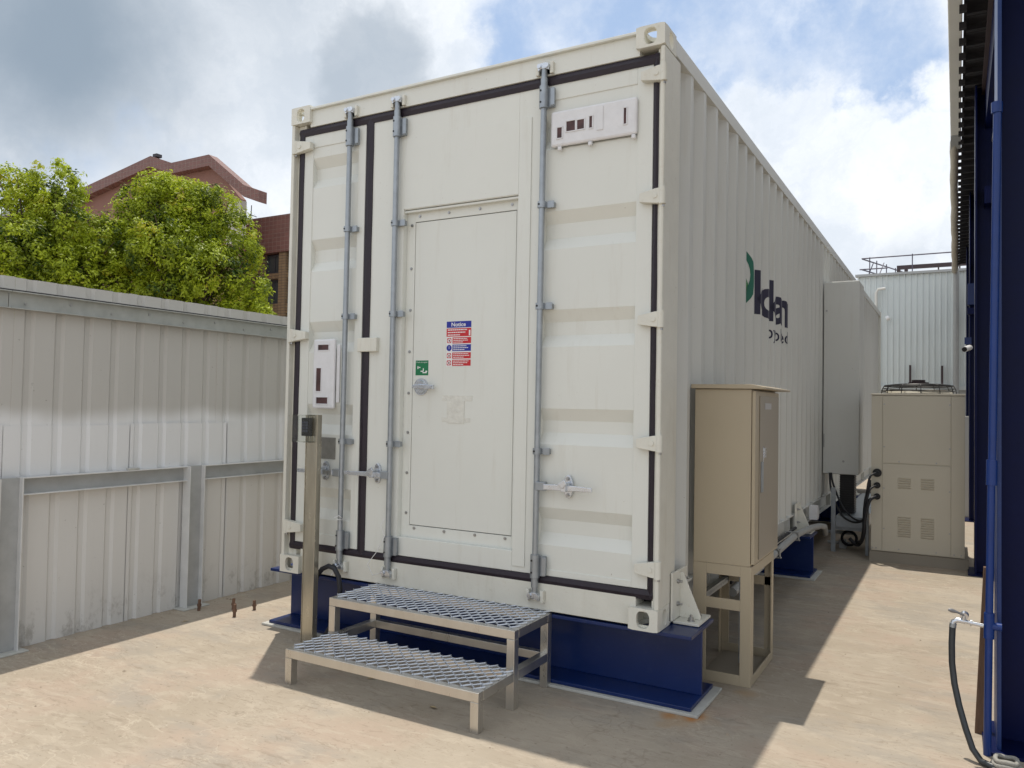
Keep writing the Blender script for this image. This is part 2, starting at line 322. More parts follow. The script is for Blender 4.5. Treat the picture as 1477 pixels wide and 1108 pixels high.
# ------------------------------------------------------------------ builders
class MB:
    def __init__(s): s.v = []; s.f = []; s.sm = []
    def add(s, vs, fs, smooth=False):
        o = len(s.v); s.v += [tuple(v) for v in vs]; s.f += [tuple(i + o for i in f) for f in fs]; s.sm += [smooth] * len(fs); return s
    def box(s, x0, x1, y0, y1, z0, z1):
        v = [(x, y, z) for x in (x0, x1) for y in (y0, y1) for z in (z0, z1)]
        return s.add(v, [(0, 1, 3, 2), (4, 6, 7, 5), (0, 4, 5, 1), (2, 3, 7, 6), (0, 2, 6, 4), (1, 5, 7, 3)])
    def prism(s, pts, axis, a, b):
        # pts 2D polygon in the two other axes (order x,y,z without axis)
        def p(q, t):
            return {'x': (t, q[0], q[1]), 'y': (q[0], t, q[1]), 'z': (q[0], q[1], t)}[axis]
        n = len(pts); v = [p(q, a) for q in pts] + [p(q, b) for q in pts]
        f = [tuple(range(n)), tuple(reversed(range(n, 2 * n)))] + [(i, (i + 1) % n, n + (i + 1) % n, n + i) for i in range(n)]
        return s.add(v, f)
    def tube(s, pts, r, n=12, cap=True):
        P = [Vector(p) for p in pts]; rr = r if isinstance(r, (list, tuple)) else [r] * len(P)
        v = []; up = None
        for i, p in enumerate(P):
            d = (P[min(i + 1, len(P) - 1)] - P[max(i - 1, 0)]).normalized()
            if up is None: up = Vector((0, 0, 1)) if abs(d.z) < .9 else Vector((1, 0, 0))
            a = d.cross(up).normalized(); bb = a.cross(d).normalized(); up = bb
            for k in range(n):
                t = 2 * math.pi * k / n; v.append(p + (a * math.cos(t) + bb * math.sin(t)) * rr[i])
        f = [(i * n + k, i * n + (k + 1) % n, (i + 1) * n + (k + 1) % n, (i + 1) * n + k) for i in range(len(P) - 1) for k in range(n)]
        s.add(v, f, True)
        if cap: s.add(v[:n], [tuple(reversed(range(n)))]); s.add(v[-n:], [tuple(range(n))])
        return s
    def ring(s, o, U, V, W, w, h, hw, hh, th, seg=32, ex=2.6):
        # plate w x h centred at o in plane U,V with an oval hole hw x hh, thickness th along W
        o, U, V, W = map(Vector, (o, U, V, W)); out = []; inn = []
        for k in range(seg):
            t = 2 * math.pi * k / seg; c, q = math.cos(t), math.sin(t)
            m_ = max(abs(c) / (w / 2), abs(q) / (h / 2)); out.append(o + U * (c / m_) + V * (q / m_))
            inn.append(o + U * (hw / 2 * abs(c) ** (2 / ex) * (1 if c > 0 else -1)) + V * (hh / 2 * abs(q) ** (2 / ex) * (1 if q > 0 else -1)))
        v = out + inn + [p + W * th for p in out] + [p + W * th for p in inn]; n = seg; f = []
        for k in range(n):
            j = (k + 1) % n
            f += [(k, j, n + j, n + k), (2 * n + k, 3 * n + k, 3 * n + j, 2 * n + j), (n + k, n + j, 3 * n + j, 3 * n + k), (k, 2 * n + k, 2 * n + j, j)]
        return s.add(v, f)
    def mesh(s, name, m, off=(0, 0, 0)):
        me = bpy.data.meshes.new(name); ox, oy, oz = off
        me.from_pydata([(a - ox, b - oy, c - oz) for a, b, c in s.v], [], s.f)
        me.polygons.foreach_set('use_smooth', s.sm)
        me.materials.append(m); me.update()
        bm = bmesh.new(); bm.from_mesh(me); bmesh.ops.recalc_face_normals(bm, faces=bm.faces); bm.to_mesh(me); bm.free()
        return me
    def build(s, name, m, parent=None, bevel=0, kind=None, loc=None, label=None, seg=2):
        root = parent
        while root is not None and root.parent is not None: root = root.parent
        off = tuple(root.location) if root is not None else (loc or (0, 0, 0))
        me = s.mesh(name, m, off); o = bpy.data.objects.new(name, me); col.objects.link(o)
        if parent is None: o.location = off
        else: o.parent = parent
        if bevel:
            b = o.modifiers.new('bevel', 'BEVEL'); b.width = bevel; b.segments = seg; b.limit_method = 'ANGLE'; b.angle_limit = R(40)
        if kind: o['kind'] = kind
        if label: o['label'] = label
        return o
def thing(name, label, cat, loc, group=None):
    o = bpy.data.objects.new(name, None); col.objects.link(o); o.location = loc; o.empty_display_size = .1
    o['label'] = label; o['category'] = cat
    if group: o['group'] = group
    return o
def tag(o, label, cat, group=None):
    o['label'] = label; o['category'] = cat
    if group: o['group'] = group
    return o
def place(o, parent, loc):
    """copy of a part (mesh modelled about its own origin) at a world place under parent"""
    root = parent
    while root.parent is not None: root = root.parent
    c = o.copy(); col.objects.link(c); c.parent = parent; c.location = Vector(loc) - root.location
    for ch in o.children:
        d = ch.copy(); col.objects.link(d); d.parent = c
    return c
class Rep:
    """repeated piece: mesh about the origin, placed any number of times"""
    def __init__(s, name, mb, m, bevel=0): s.name = name; s.me = mb.mesh(name, m); s.bevel = bevel
    def at(s, parent, loc, rot=None, label=None, scale=None):
        root = parent; off = Vector((0, 0, 0))
        chain = parent
        while root.parent is not None: off += root.location; root = root.parent
        o = bpy.data.objects.new(s.name, s.me); col.objects.link(o); o.parent = parent
        o.location = Vector(loc) - root.location - off
        if rot: o.rotation_euler = rot
        if scale: o.scale = scale
        if s.bevel:
            b = o.modifiers.new('bevel', 'BEVEL'); b.width = s.bevel; b.segments = 2; b.limit_method = 'ANGLE'; b.angle_limit = R(40)
        if label: o['label'] = label
        return o
def textgeo(txt, size, offset=0.0, spacing=1.0):
    cu_ = bpy.data.curves.new('t', 'FONT'); cu_.body = txt; cu_.size = size; cu_.offset = offset; cu_.space_character = spacing; cu_.resolution_u = 4
    o = bpy.data.objects.new('t', cu_); col.objects.link(o)
    dg = bpy.context.evaluated_depsgraph_get(); me = o.evaluated_get(dg).to_mesh()
    v = [tuple(p.co) for p in me.vertices]; f = [tuple(p.vertices) for p in me.polygons]
    o.evaluated_get(dg).to_mesh_clear(); bpy.data.objects.remove(o); bpy.data.curves.remove(cu_)
    return v, f
def textbox(mb, txt, x0, x1, z0, z1, y, offset=0.0):
    """flat text filling x0..x1, z0..z1 on plane y facing -y"""
    v, f = textgeo(txt, 1, offset)
    a = min(p[0] for p in v); b = max(p[0] for p in v); c = min(p[1] for p in v); d = max(p[1] for p in v)
    mb.add([(x0 + (p[0] - a) / (b - a) * (x1 - x0), y, z0 + (p[1] - c) / (d - c) * (z1 - z0)) for p in v], f)
G = -.36
# measurements of the front were read in the plane y=0; move one back (or forward) to its own depth
def ax(x, y): return CAM.x + (x - CAM.x) * (1 + y / 3.5442)
def az(z, y): return CAM.z + (z - CAM.z) * (1 + y / 3.5442)

# ================================================================== SETTING
g = MB().add([(-220, -120, G), (220, -120, G), (220, 320, G), (-220, 320, G)], [(0, 1, 2, 3)]).build('ground', ground); g['kind'] = 'structure'

# ------------------------------------------------------------------ blue support beams
def beam(y, label):
    t = thing('support_beam', label, 'steel beam', (-1.2, y, G), 'blue steel beams under the container')
    MB().box(-2.60, .19, y - .215, y + .215, G, -.3455).build('grout_pad', grout, t, .004)
    m = MB().box(-2.56, .15, y - .19, y + .19, -.345, -.327).box(-2.56, .15, y - .19, y + .19, -.020, -.002).box(-2.558, .148, y - .008, y + .008, -.327, -.020)
    m.build('beam_section', bluep, t, .003)
    return t
b1 = beam(.225, 'long blue steel beam under the front door end of the container, behind the metal steps')
b2 = beam(3.60, 'blue steel beam under the container side just past the tall beige cabinet')
b3 = beam(7.3, 'blue steel beam in deep shade under the far half of the container')

# ------------------------------------------------------------------ container
CL = 12.3; CH = 2.884; XL = -2.438
ct = thing('shipping_container', 'large cream white corrugated container with double cargo doors and a personnel door', 'container', (-1.2, 0, 0))
fr = MB()
# header and sill, set back between the castings
fr.box(-2.30, -.135, .022, .12, 2.765, 2.868); fr.box(-2.30, -.13, .002, .14, 2.868, 2.882)
sl_ = MB().box(-2.30, -.12, .028, .14, .012, .150)
fr.build('door_header', cream, ct, .002); sl_.build('door_sill', cream2, ct, .003)
cp = MB(); cp.box(-.024, 0, .003, .25, .10, 2.79); cp.box(-.045, -.024, .03, .10, .10, 2.79)
cp.build('corner_post', cream2, ct, .009)
cp = MB(); cp.box(XL, XL + .024, .003, .20, .10, 2.79); cp.box(XL + .024, XL + .09, .04, .10, .10, 2.79)
cp.build('corner_post', cream2, ct, .004)
for xx in (XL, -.10): MB().box(xx, xx + .10, CL - .15, CL, .10, 2.79).build('corner_post', cream, ct)
def casting(x0, x1, y0, y1, z0, z1, side, top):
    m = MB(); th = .022; w = x1 - x0; d = y1 - y0; h = z1 - z0; cx = (x0 + x1) / 2; cy = (y0 + y1) / 2; cz = (z0 + z1) / 2
    ys = y0 if y0 < 1 else y1; dy = 1 if y0 < 1 else -1
    m.ring((cx, ys, cz), (1, 0, 0), (0, 0, 1), (0, dy, 0), w, h, .066, .082, th)          # end face, upright oval
    xs = x1 if side > 0 else x0
    m.ring((xs, cy + dy * th / 2, cz), (0, 1, 0), (0, 0, 1), (-side, 0, 0), d - th - .0006, h - .0008, .06, .08, th)                # side face
    zs = z1 if top else z0
    m.ring((cx, cy, zs), (1, 0, 0), (0, 1, 0), (0, 0, -1 if top else 1), w - 2 * th - .001, d - 2 * th - .001, .085, .115, th)     # top or bottom face
    xi = x0 + .0005 if side > 0 else x1 - th - .0005; m.box(xi, xi + th, y0 + th + .0005 if y0 < 1 else y0 + .001, y1 - .0005 if y0 < 1 else y1 - th - .0005, z0 + .001, z1 - .001)
    yi = y1 - th if y0 < 1 else y0; m.box(x0 + th + .001, x1 - th - .001, yi + .001, yi + th - .001, z0 + .0015, z1 - .0015)
    zi = z0 if top else z1 - th; m.box(x0 + th + .0015, x1 - th - .0015, y0 + th + .0015, y1 - th - .0015, zi + .001, zi + th)
    bm = m.build('corner_casting', cream2, ct, 0); return bm
for sd, (a, b) in ((1, (-.146, 0)), (-1, (XL, XL + .155))):
    for tp, (c, d) in ((True, (2.790, 2.896)), (False, (0, .104))):
        casting(a, b, -.004, .172, c, d, sd, tp); casting(a, b, CL - .172, CL, c, d, sd, tp)
# rails
MB().box(-.06, -.0, .172, CL - .172, 2.802, 2.884).build('top_side_rail', creamshade, ct, .003)
MB().box(XL, XL + .06, .172, CL - .172, 2.802, 2.884).build('top_side_rail', creamshade, ct)
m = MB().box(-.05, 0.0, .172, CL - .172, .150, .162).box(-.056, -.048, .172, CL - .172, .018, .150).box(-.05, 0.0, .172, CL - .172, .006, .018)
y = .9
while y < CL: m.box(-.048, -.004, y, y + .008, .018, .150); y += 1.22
m.build('bottom_side_rail', creamshade, ct, .002)
MB().box(XL, XL + .05, .172, CL - .172, .006, .16).build('bottom_side_rail', creamshade, ct)
MB().box(XL + .03, -.06, .12, CL - .1, 2.84, 2.866).build('roof_panel', cream, ct)
MB().box(XL + .051, -.057, .15, CL - .1, .10, .13).build('floor', black, ct)
MB().box(XL + .1, -.1, CL - .04, CL - .02, .1, 2.80).build('end_wall', cream, ct)
# corrugated long sides
P0, PIT, DEP = .432, .2452, .036
def side_prof(y1):
    q = [(.20, 0), (P0 - .25, -DEP)]; q = [(.25, -DEP)]; y = P0
    q.append((P0 - .06, -DEP))
    while y < y1 - .3:
        q += [(y, 0), (y + .047, 0), (y + .107, -DEP), (y + .185, -DEP)]; y += PIT
    q.append((y1, -DEP)); return q
SP = side_prof(CL - .15)
def side_x(yv):
    for (a, xa), (b, xb) in zip(SP, SP[1:]):
        if a <= yv <= b: return -.004 + xa + (xb - xa) * ((yv - a) / max(1e-9, b - a))
    return -.004
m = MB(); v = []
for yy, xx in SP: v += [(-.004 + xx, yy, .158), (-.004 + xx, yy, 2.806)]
m.add(v, [(2 * i, 2 * i + 2, 2 * i + 3, 2 * i + 1) for i in range(len(SP) - 1)]).build('side_panel', creamshade, ct)
m = MB(); v = []
for yy, xx in SP: v += [(XL + .004 - xx, yy, .158), (XL + .004 - xx, yy, 2.806)]
m.add(v, [(2 * i, 2 * i + 2, 2 * i + 3, 2 * i + 1) for i in range(len(SP) - 1)]).build('side_panel', cream, ct)

# lettering painted on the corrugation (follows the pressed steel)
def wallpaint(name, v2, f, m, lift=.0015):
    bm = bmesh.new(); vs = [bm.verts.new((0, p[0], p[1])) for p in v2]
    for q in f:
        try: bm.faces.new([vs[i] for i in q])
        except ValueError: pass
    for yy, _ in SP:
        if 1.4 < yy < 3.6:
            bmesh.ops.bisect_plane(bm, geom=bm.verts[:] + bm.edges[:] + bm.faces[:], plane_co=(0, yy, 0), plane_no=(0, 1, 0))
    for p in bm.verts: p.co.x = side_x(p.co.y) + lift
    for p in bm.verts: p.co -= ct.location
    me = bpy.data.meshes.new(name); bm.to_mesh(me); bm.free(); me.materials.append(m)
    o = bpy.data.objects.new(name, me); col.objects.link(o); o.parent = ct; return o
def fit(txt, y0, y1, zb, cap, offset, capch):
    v, f = textgeo(txt, 1, offset); hv, _ = textgeo(capch, 1, offset); hh = max(p[1] for p in hv) - min(0, min(p[1] for p in hv))
    a = min(p[0] for p in v); b = max(p[0] for p in v)
    return [(y0 + (p[0] - a) / (b - a) * (y1 - y0), zb + p[1] / hh * cap) for p in v], f
v, f = fit('kokam', 2.075, 3.312, 1.745, .315, .032, 'k'); wallpaint('lettering', v, f, lettr)
v, f = fit('by solaredge', 2.56, 3.312, 1.60, .10, .008, 'k'); wallpaint('lettering', v, f, lettr)
# emblem: a green crescent with a small leaf inside
out = [(1.745 + .19 * math.sin(t), 1.955 + .21 * math.cos(t)) for t in [R(6 + i * 14) for i in range(13)]]
inn = [(1.735 + .145 * math.sin(t), 1.975 + .150 * math.cos(t)) for t in [R(6 + i * 14) for i in range(13)]]
vv = out + inn; ff = [(i, i + 1, 13 + i + 1, 13 + i) for i in range(12)]
wallpaint('emblem', vv, ff, leafgreen)
wallpaint('emblem', [(1.79, 1.94), (1.845, 1.95), (1.862, 1.91), (1.855, 1.86), (1.80, 1.80)], [(0, 1, 2, 3, 4)], mat('emblem_light_green', (.03, .20, .05), .5))

# ---- door seals (taped black gaskets)
def sealbar(x0, x1, z0, z1, y=.030, wob=.0015):
    m = MB(); n = 14; ver = (z1 - z0) > (x1 - x0); v = []
    for i in range(n + 1):
        t = i / n; j = lambda: random.uniform(-wob, wob)
        if ver: a = [(x0 + j(), z0 + (z1 - z0) * t), (x1 + j(), z0 + (z1 - z0) * t)]
        else: a = [(x0 + (x1 - x0) * t, z1 + j()), (x0 + (x1 - x0) * t, z0 + j())]
        (p, q) = a; c = ((p[0] + q[0]) / 2, (p[1] + q[1]) / 2); d = y - .007
        v += [(p[0], y + .03, p[1]), (p[0], y, p[1]), (c[0], d, c[1]), (q[0], y, q[1]), (q[0], y + .03, q[1])]
    f = [(i * 5 + k, (i + 1) * 5 + k, (i + 1) * 5 + k + 1, i * 5 + k + 1) for i in range(n) for k in range(4)]
    m.add(v, f); m.build('door_seal', seal, ct)
Y3 = .026
X_ = lambda x: ax(x, Y3); Z_ = lambda z: az(z, Y3)
sealbar(X_(-2.366), X_(-2.328), Z_(.15), Z_(2.745)); sealbar(X_(-.052), X_(-.026), Z_(.155), Z_(2.752))
sealbar(X_(-1.826), X_(-1.776), Z_(.165), Z_(2.72)); sealbar(X_(-2.366), X_(-.026), Z_(2.703), Z_(2.750)); sealbar(X_(-2.366), X_(-.028), Z_(.148), Z_(.193))

# ---- door leaves
DY = .036
dx = lambda x: ax(x, DY); dz = lambda z: az(z, DY)
GRV = [(2.555, 2.366), (2.048, 1.851), (1.542, 1.353), (1.040, .858), (.539, .350)]
def groove_panel(m, x0, x1, z0, z1, y):
    pr = [(z1, 0)]; 
    for a, b in GRV: a, b = dz(a), dz(b); pr += [(a, 0), (a - .062, .034), (b + .060, .034), (b, 0)]
    pr.append((z0, 0)); v = []
    for z, d in pr: v += [(x0, y + d, z), (x1, y + d, z)]
    m.add(v, [(2 * i, 2 * i + 1, 2 * i + 3, 2 * i + 2) for i in range(len(pr) - 1)])
def frame(m, x0, x1, z0, z1, hx0, hx1, hz0, hz1, y0, y1):
    m.box(x0, hx0, y0, y1, z0, z1).box(hx1, x1, y0, y1, z0, z1).box(hx0, hx1, y0, y1, z0, hz0).box(hx0, hx1, y0, y1, hz1, z1)
zb, zt = dz(.196), dz(2.700)
# left leaf
m = MB(); frame(m, dx(-2.326), dx(-1.828), zb, zt, dx(-2.247), dx(-1.884), dz(.26), dz(2.62), DY, .085)
ld = m.build('cargo_door', cream, ct, .0025)
m = MB(); groove_panel(m, dx(-2.247), dx(-1.884), dz(.26), dz(2.62), DY + .005); m.build('door_panel', cream, ld)
# right leaf with the personnel door
m = MB()
XA, XB = dx(-1.774), dx(-.054); HX0, HX1, HZ0, HZ1 = dx(-1.535), dx(-.789), dz(.300), dz(2.155)
PX0, PX1, PZ0, PZ1 = dx(-.640), dx(-.135), dz(.228), dz(2.62)
m.box(XA, HX0, DY, .085, zb, zt).box(HX0, HX1, DY, .085, zb, HZ0).box(HX0, HX1, DY, .085, HZ1, zt).box(HX1, PX0, DY, .085, zb, zt)
m.box(PX0, PX1, DY, .085, zb, PZ0).box(PX0, PX1, DY, .085, PZ1, zt).box(PX1, XB, DY, .085, zb, zt)
rd = m.build('cargo_door', cream, ct, .0025)
m = MB(); groove_panel(m, PX0, PX1, PZ0, PZ1, DY + .005); m.build('door_panel', cream, rd)
m = MB(); m.box(dx(-1.695), HX0 - .002, DY - .003, DY, dz(.215), dz(2.56)).box(HX0 - .002, HX1 + .002, DY - .003, DY, HZ1 + .004, dz(2.56)); m.build('infill_plate', cream, rd, .001)
m = MB(); m.box(HX1 + .004, dx(-.712), DY - .006, DY, dz(.225), dz(2.555)); m.build('infill_plate', cream, rd, .0015)
m = MB(); frame(m, HX0, HX1, HZ0, HZ1, dx(-1.478), dx(-.813), dz(.366), dz(2.088), DY + .034, .085)
df = m.build('door_frame', cream, ct, .0015)
MB().box(HX0, HX1, DY + .006, DY + .036, HZ1 - .016, HZ1 - .004).build('drip_strip', cream, df, .002)
YL = DY + .035
leaf = MB().box(dx(-1.475), dx(-.816), YL, YL + .03, dz(.370), dz(2.084)).build('personnel_door', cream, ct, .002)
MB().box(dx(-1.483), dx(-.808), YL + .010, YL + .03, dz(.361), dz(2.093)).build('shadow_gap', black, df)
MB().box(dx(-1.49), dx(-.80), YL + .031, YL + .04, dz(.35), dz(2.1)).build('backing', black, df)
sm_ = MB(); sm_.tube([(0, 0, 0), (0, -.004, 0)], .0085, 10); sm_.tube([(0, -.004, 0), (0, -.007, 0)], .005, 8); screw = Rep('screw', sm_, bolt_m)
ys = DY + .034
for zz in (2.07, 1.822, 1.584, 1.347, 1.111, .888, .660, .434): screw.at(df, (dx(-1.500), ys, dz(zz)))
for zz in (2.065, 1.827, 1.588, 1.349, 1.113, .875, .634, .401): screw.at(df, (dx(-.795), ys, dz(zz)))
for xx in (-1.446, -1.247, -1.044, -.842): screw.at(df, (dx(xx), ys, dz(2.118)))
for xx in (-1.442, -1.238, -1.038, -.85): screw.at(df, (dx(xx), ys, dz(.352)))
# handle of the personnel door
hx, hz = ax(-1.387, YL), az(1.147, YL)
m = MB(); m.tube([(hx, YL, hz), (hx, YL - .008, hz)], .048, 24); m.tube([(hx, YL - .008, hz), (hx, YL - .020, hz)], [.040, .034], 20)
m.build('handle_rose', zincb, leaf, .001)
m = MB(); m.prism([(hx - .038, hz - .010), (hx - .038, hz + .010), (hx + .045, hz + .013), (hx + .105, hz + .009), (hx + .105, hz - .014), (hx + .045, hz - .013)], 'y', YL - .040, YL - .022)
m.tube([(hx, YL - .015, hz), (hx, YL - .030, hz)], .016, 12); m.build('door_handle', zincb, leaf, .003)
# patch of clear tape
m = MB(); x0, x1, z0, z1 = [ax(-1.245, YL), ax(-1.05, YL), az(.95, YL), az(1.10, YL)]
m.box(x0, x1, YL - .0015, YL, z1 - .03, z1).box(x0 + .035, x1 - .05, YL - .0035, YL, z0, z1 - .0301).box(x0, x1 - .01, YL - .001, YL, z0 + .005, z0 + .03)
m.build('tape_patch', mat('clear_tape', (.69, .685, .63), .15, var=.1, vscale=40, bump=.9, bscale=50), leaf)
# notice sign
x0, x1, z1, z0 = ax(-1.224, YL), ax(-1.064, YL), az(1.505, YL), az(1.258, YL); yp = YL - .0012
sg = MB().box(x0, x1, yp, YL, z0, z1).build('notice_sign', white, leaf)
# sub-parts cannot nest deeper: the printed fields are pieces of the door as well
W_ = x1 - x0; H_ = z1 - z0; wt = MB(); rm = MB(); bm_ = MB(); dk = MB()
def zf(t): return z1 - H_ * t
bm_.box(x0, x1, yp - .0006, yp - .0001, zf(.14), zf(0)); textbox(wt, 'Notice', x0 + W_ * .2, x1 - W_ * .22, zf(.115), zf(.025), yp - .0012, .02)
def lines(xa, xb, za, zb_, n, seed):
    rr = random.Random(seed); h = (za - zb_) / n
    for i in range(n):
        xe = xb - (xb - xa) * (rr.uniform(.0, .25) + (.25 if i == n - 1 else 0)); x = xa; zc = za - h * (i + .5)
        while x < xe:
            ww = rr.uniform(.04, .10) * W_; wt.box(x, min(x + ww, xe), yp - .0010, yp - .0007, zc - h * .20, zc + h * .20); x += ww + .014 * W_
rm.box(x0, x1, yp - .0006, yp - .0001, zf(.335), zf(.155)); lines(x0 + .05 * W_, x1 - .14 * W_, zf(.16), zf(.33), 3, 1); wt.box(x1 - .09 * W_, x1 - .03 * W_, yp - .001, yp - .0007, zf(.32), zf(.2))
for k, (t0, t1, mm) in enumerate(((.355, .49, rm), (.515, .66, bm_), (.69, .825, rm), (.85, .985, rm))):
    xa = x0 + .25 * W_; mm.box(xa, x1, yp - .0006, yp - .0001, zf(t1), zf(t0)); lines(xa + .04 * W_, x1 - .05 * W_, zf(t0 + .01), zf(t1 - .01), 3, 5 + k)
    c = (x0 + .115 * W_, zf((t0 + t1) / 2)); r = .085 * W_
    if mm is bm_:
        bm_.tube([(c[0], yp - .0001, c[1]), (c[0], yp - .0006, c[1])], r * 1.25, 20); wt.box(c[0] - .001, c[0] + .001, yp - .0011, yp - .0007, c[1] - .006, c[1] + .010)
    else:
        rm.ring((c[0], yp - .0006, c[1]), (1, 0, 0), (0, 0, 1), (0, 1, 0), r * 2, r * 2, r * 1.6, r * 1.6, .0005, 20, 2)
        dk.box(c[0] - .003, c[0] + .004, yp - .0005, yp - .0001, c[1] - .006, c[1] + .005)
        a = .006; rm.add([(c[0] - a - .001, yp - .0009, c[1] + a), (c[0] - a + .001, yp - .0009, c[1] + a + .001), (c[0] + a + .001, yp - .0009, c[1] - a), (c[0] + a - .001, yp - .0009, c[1] - a - .001)], [(0, 1, 2, 3)])
bm_.build('sign_blue_field', signblue, leaf); rm.build('sign_red_field', red, leaf); wt.build('sign_lettering', white, leaf); dk.build('sign_pictogram', black, leaf)
x0, x1, z1, z0 = ax(-1.430, YL), ax(-1.343, YL), az(1.294, YL), az(1.211, YL)
MB().box(x0, x1, yp, YL, z0, z1).build('green_door_sign', green, leaf)
wt = MB(); textbox(wt, 'Push to open', x0 + .007, x1 - .007, z1 - .016, z1 - .006, yp - .0005)
for (a, b, c, d) in ((.036, .056, .020, .026), (.052, .058, .026, .040), (.050, .078, .012, .018), (.070, .082, .018, .026), (.014, .020, .036, .052), (.022, .034, .042, .048)):
    wt.box(x0 + a, x0 + b, yp - .0006, yp - .0002, z0 + c, z0 + d)
wt.build('sign_lettering', white, leaf)

# taped-over vent covers and plates
def cover(parent, x0, x1, z0, z1, slots, y0=.010, lbl=None):
    m = MB().box(x0, x1, y0, DY, z0, z1)
    c = m.build('vent_cover', tapew, parent, .012, label=lbl)
    e = .006
    for (a, b, cc, d) in slots:
        MB().box(a, b, y0 - .0006, y0 + .001, cc, d).build('vent_slot', voidm, parent); rim = MB()
        rim.box(a - e, b + e, y0 - .004, y0 - .0001, d, d + e).box(a - e, b + e, y0 - .004, y0 - .0001, cc - e, cc).box(a - e, a, y0 - .004, y0 - .0001, cc, d).box(b, b + e, y0 - .004, y0 - .0001, cc, d)
        rim.build('tape_edge', tapew, parent, .0015)
cover(rd, -.612, -.142, 2.383, 2.568, [(-.572, -.546, 2.425, 2.478), (-.520, -.472, 2.452, 2.502), (-.460, -.422, 2.452, 2.500), (-.393, -.378, 2.450, 2.508), (-.209, -.196, 2.440, 2.518)], .012, 'vent cover taped over in white high on the right door')
m = MB()
for a in (-.57, -.40, -.17): MB().box(a, a + .02, .012, .03, 2.362, 2.383).build('tape_tab', tapew, rd, .004)
m.box(-.352, -.318, .008, .012, 2.43, 2.55); m.build('tape_edge', tapew, rd, .004)
cover(ld, -2.222, -2.048, 1.012, 1.435, [(-2.180, -2.095, 1.368, 1.400), (-2.190, -2.152, 1.118, 1.258), (-2.185, -2.095, 1.042, 1.080)], .014, 'tall vent cover taped over in white on the left door')
MB().box(-2.045, -2.020, .03, DY + .002, 1.05, 1.40).build('tape_edge', tapew, ld, .003)
MB().box(dx(-2.16), dx(-2.013), DY + .0015, DY + .005, dz(.711), dz(.84)).build('data_plate', greyplate, ld)
MB().box(-1.868, -1.722, .006, DY, 1.352, 1.434).build('door_stop_plate', cream2, ct, .004)

# ---- hinges
def hinge(side):
    s = side; m = MB()
    m.prism([(0, -.038), (0, .038), (s * -.034, .036), (s * -.118, .020), (s * -.118, -.023), (s * -.034, -.036)], 'y', -.004, .030)
    m.tube([(s * -.004, .004, -.041), (s * -.004, .004, .041)], .0165, 14)
    m.tube([(s * -.040, -.003, 0), (s * -.040, -.009, 0)], .012, 12)
    return m
hr = Rep('hinge', hinge(1), cream2, .002); hl = Rep('hinge', hinge(-1), cream2, .002)
pin = Rep('hinge_pin', MB().tube([(0, 0, -.008), (0, 0, .008)], .009, 10), bolt_m)
for zz in (2.655, 2.063, 1.473, .884, .290): hr.at(rd, (-.001, 0, zz)); pin.at(rd, (-.006, .012, zz - .045))
for zz in (2.645, 1.463, .280): hl.at(ld, (-2.410, 0, zz), scale=(1.15, 1, 1)); pin.at(ld, (-2.404, .012, zz - .045))

# ---- locking rods
YR = .004
def small_bracket():
    m = MB().tube([(0, 0, -.016), (0, 0, .016)], .0235, 14).box(.012, .062, .006, .034, -.014, .014).box(.030, .066, .004, .010, -.018, .018); return m
sbr = Rep('rod_guide', small_bracket(), zinc, .0015)
lb = MB().tube([(0, 0, -.058), (0, 0, .058)], .0245, 16).box(.014, .050, .010, .034, -.050, .050).box(.034, .058, .004, .012, -.045, .045)
lbr = Rep('rod_bearing', lb, zinc, .0015)
hole = Rep('bolt_hole', MB().tube([(0, 0, 0), (0, -.003, 0)], .0055, 8), black)
def keeper(top):
    s = 1 if top else -1; m = MB()
    m.tube([(0, 0, -.03 * s), (0, 0, .012 * s)], .015, 12)
    m.prism([(-.030, -.018), (-.034, .012), (-.012, .022), (.012, .022), (.034, .010), (.030, -.018), (.012, -.008), (-.012, -.008)], 'y', -.016, .012)
    m.tube([(-.022, -.014, .006), (-.022, -.024, .006)], .012, 10).tube([(.022, -.014, .004), (.022, -.024, .004)], .012, 10)
    return m
kt = Rep('cam_end', keeper(True), zincb, .002); kb = Rep('cam_end', keeper(False), zincb, .002)
kp = Rep('cam_keeper', MB().box(-.05, -.032, -.004, .026, -.032, .03).box(.032, .05, -.004, .026, -.032, .03).box(-.05, .05, .018, .028, -.03, .028), cream2, .003)
for parent, xt, xb in ((ld, -1.958, -1.962), (rd, -1.602, -1.602), (rd, -.648, -.655)):
    m = MB().tube([(xb, YR, .10), (xt, YR, 2.80)], .0155, 16)
    rod = m.build('locking_rod', zinc, parent)
    xa = lambda z: xb + (xt - xb) * (z - .1) / 2.7
    for zz in (2.088, 1.564, .820): sbr.at(parent, (xa(zz), YR, zz)); hole.at(parent, (xa(zz) - .006, YR - .022, zz))
    for zz in (2.648, .236):
        lbr.at(parent, (xa(zz), YR, zz))
        for q in (-.03, .03): hole.at(parent, (xa(zz) - .008, YR - .0225, zz + q))
    kt.at(parent, (xt, YR, 2.802)); kb.at(parent, (xb, YR, .082)); kp.at(ct, (xt, YR, 2.80)); kp.at(ct, (xb, YR, .085))
    MB().tube([(xt, YR, 2.70), (xt, YR, 2.745)], .019, 14).build('rod_collar', zinc, parent); MB().tube([(xb, YR, .13), (xb, YR, .175)], .019, 14).build('rod_collar', zinc, parent)
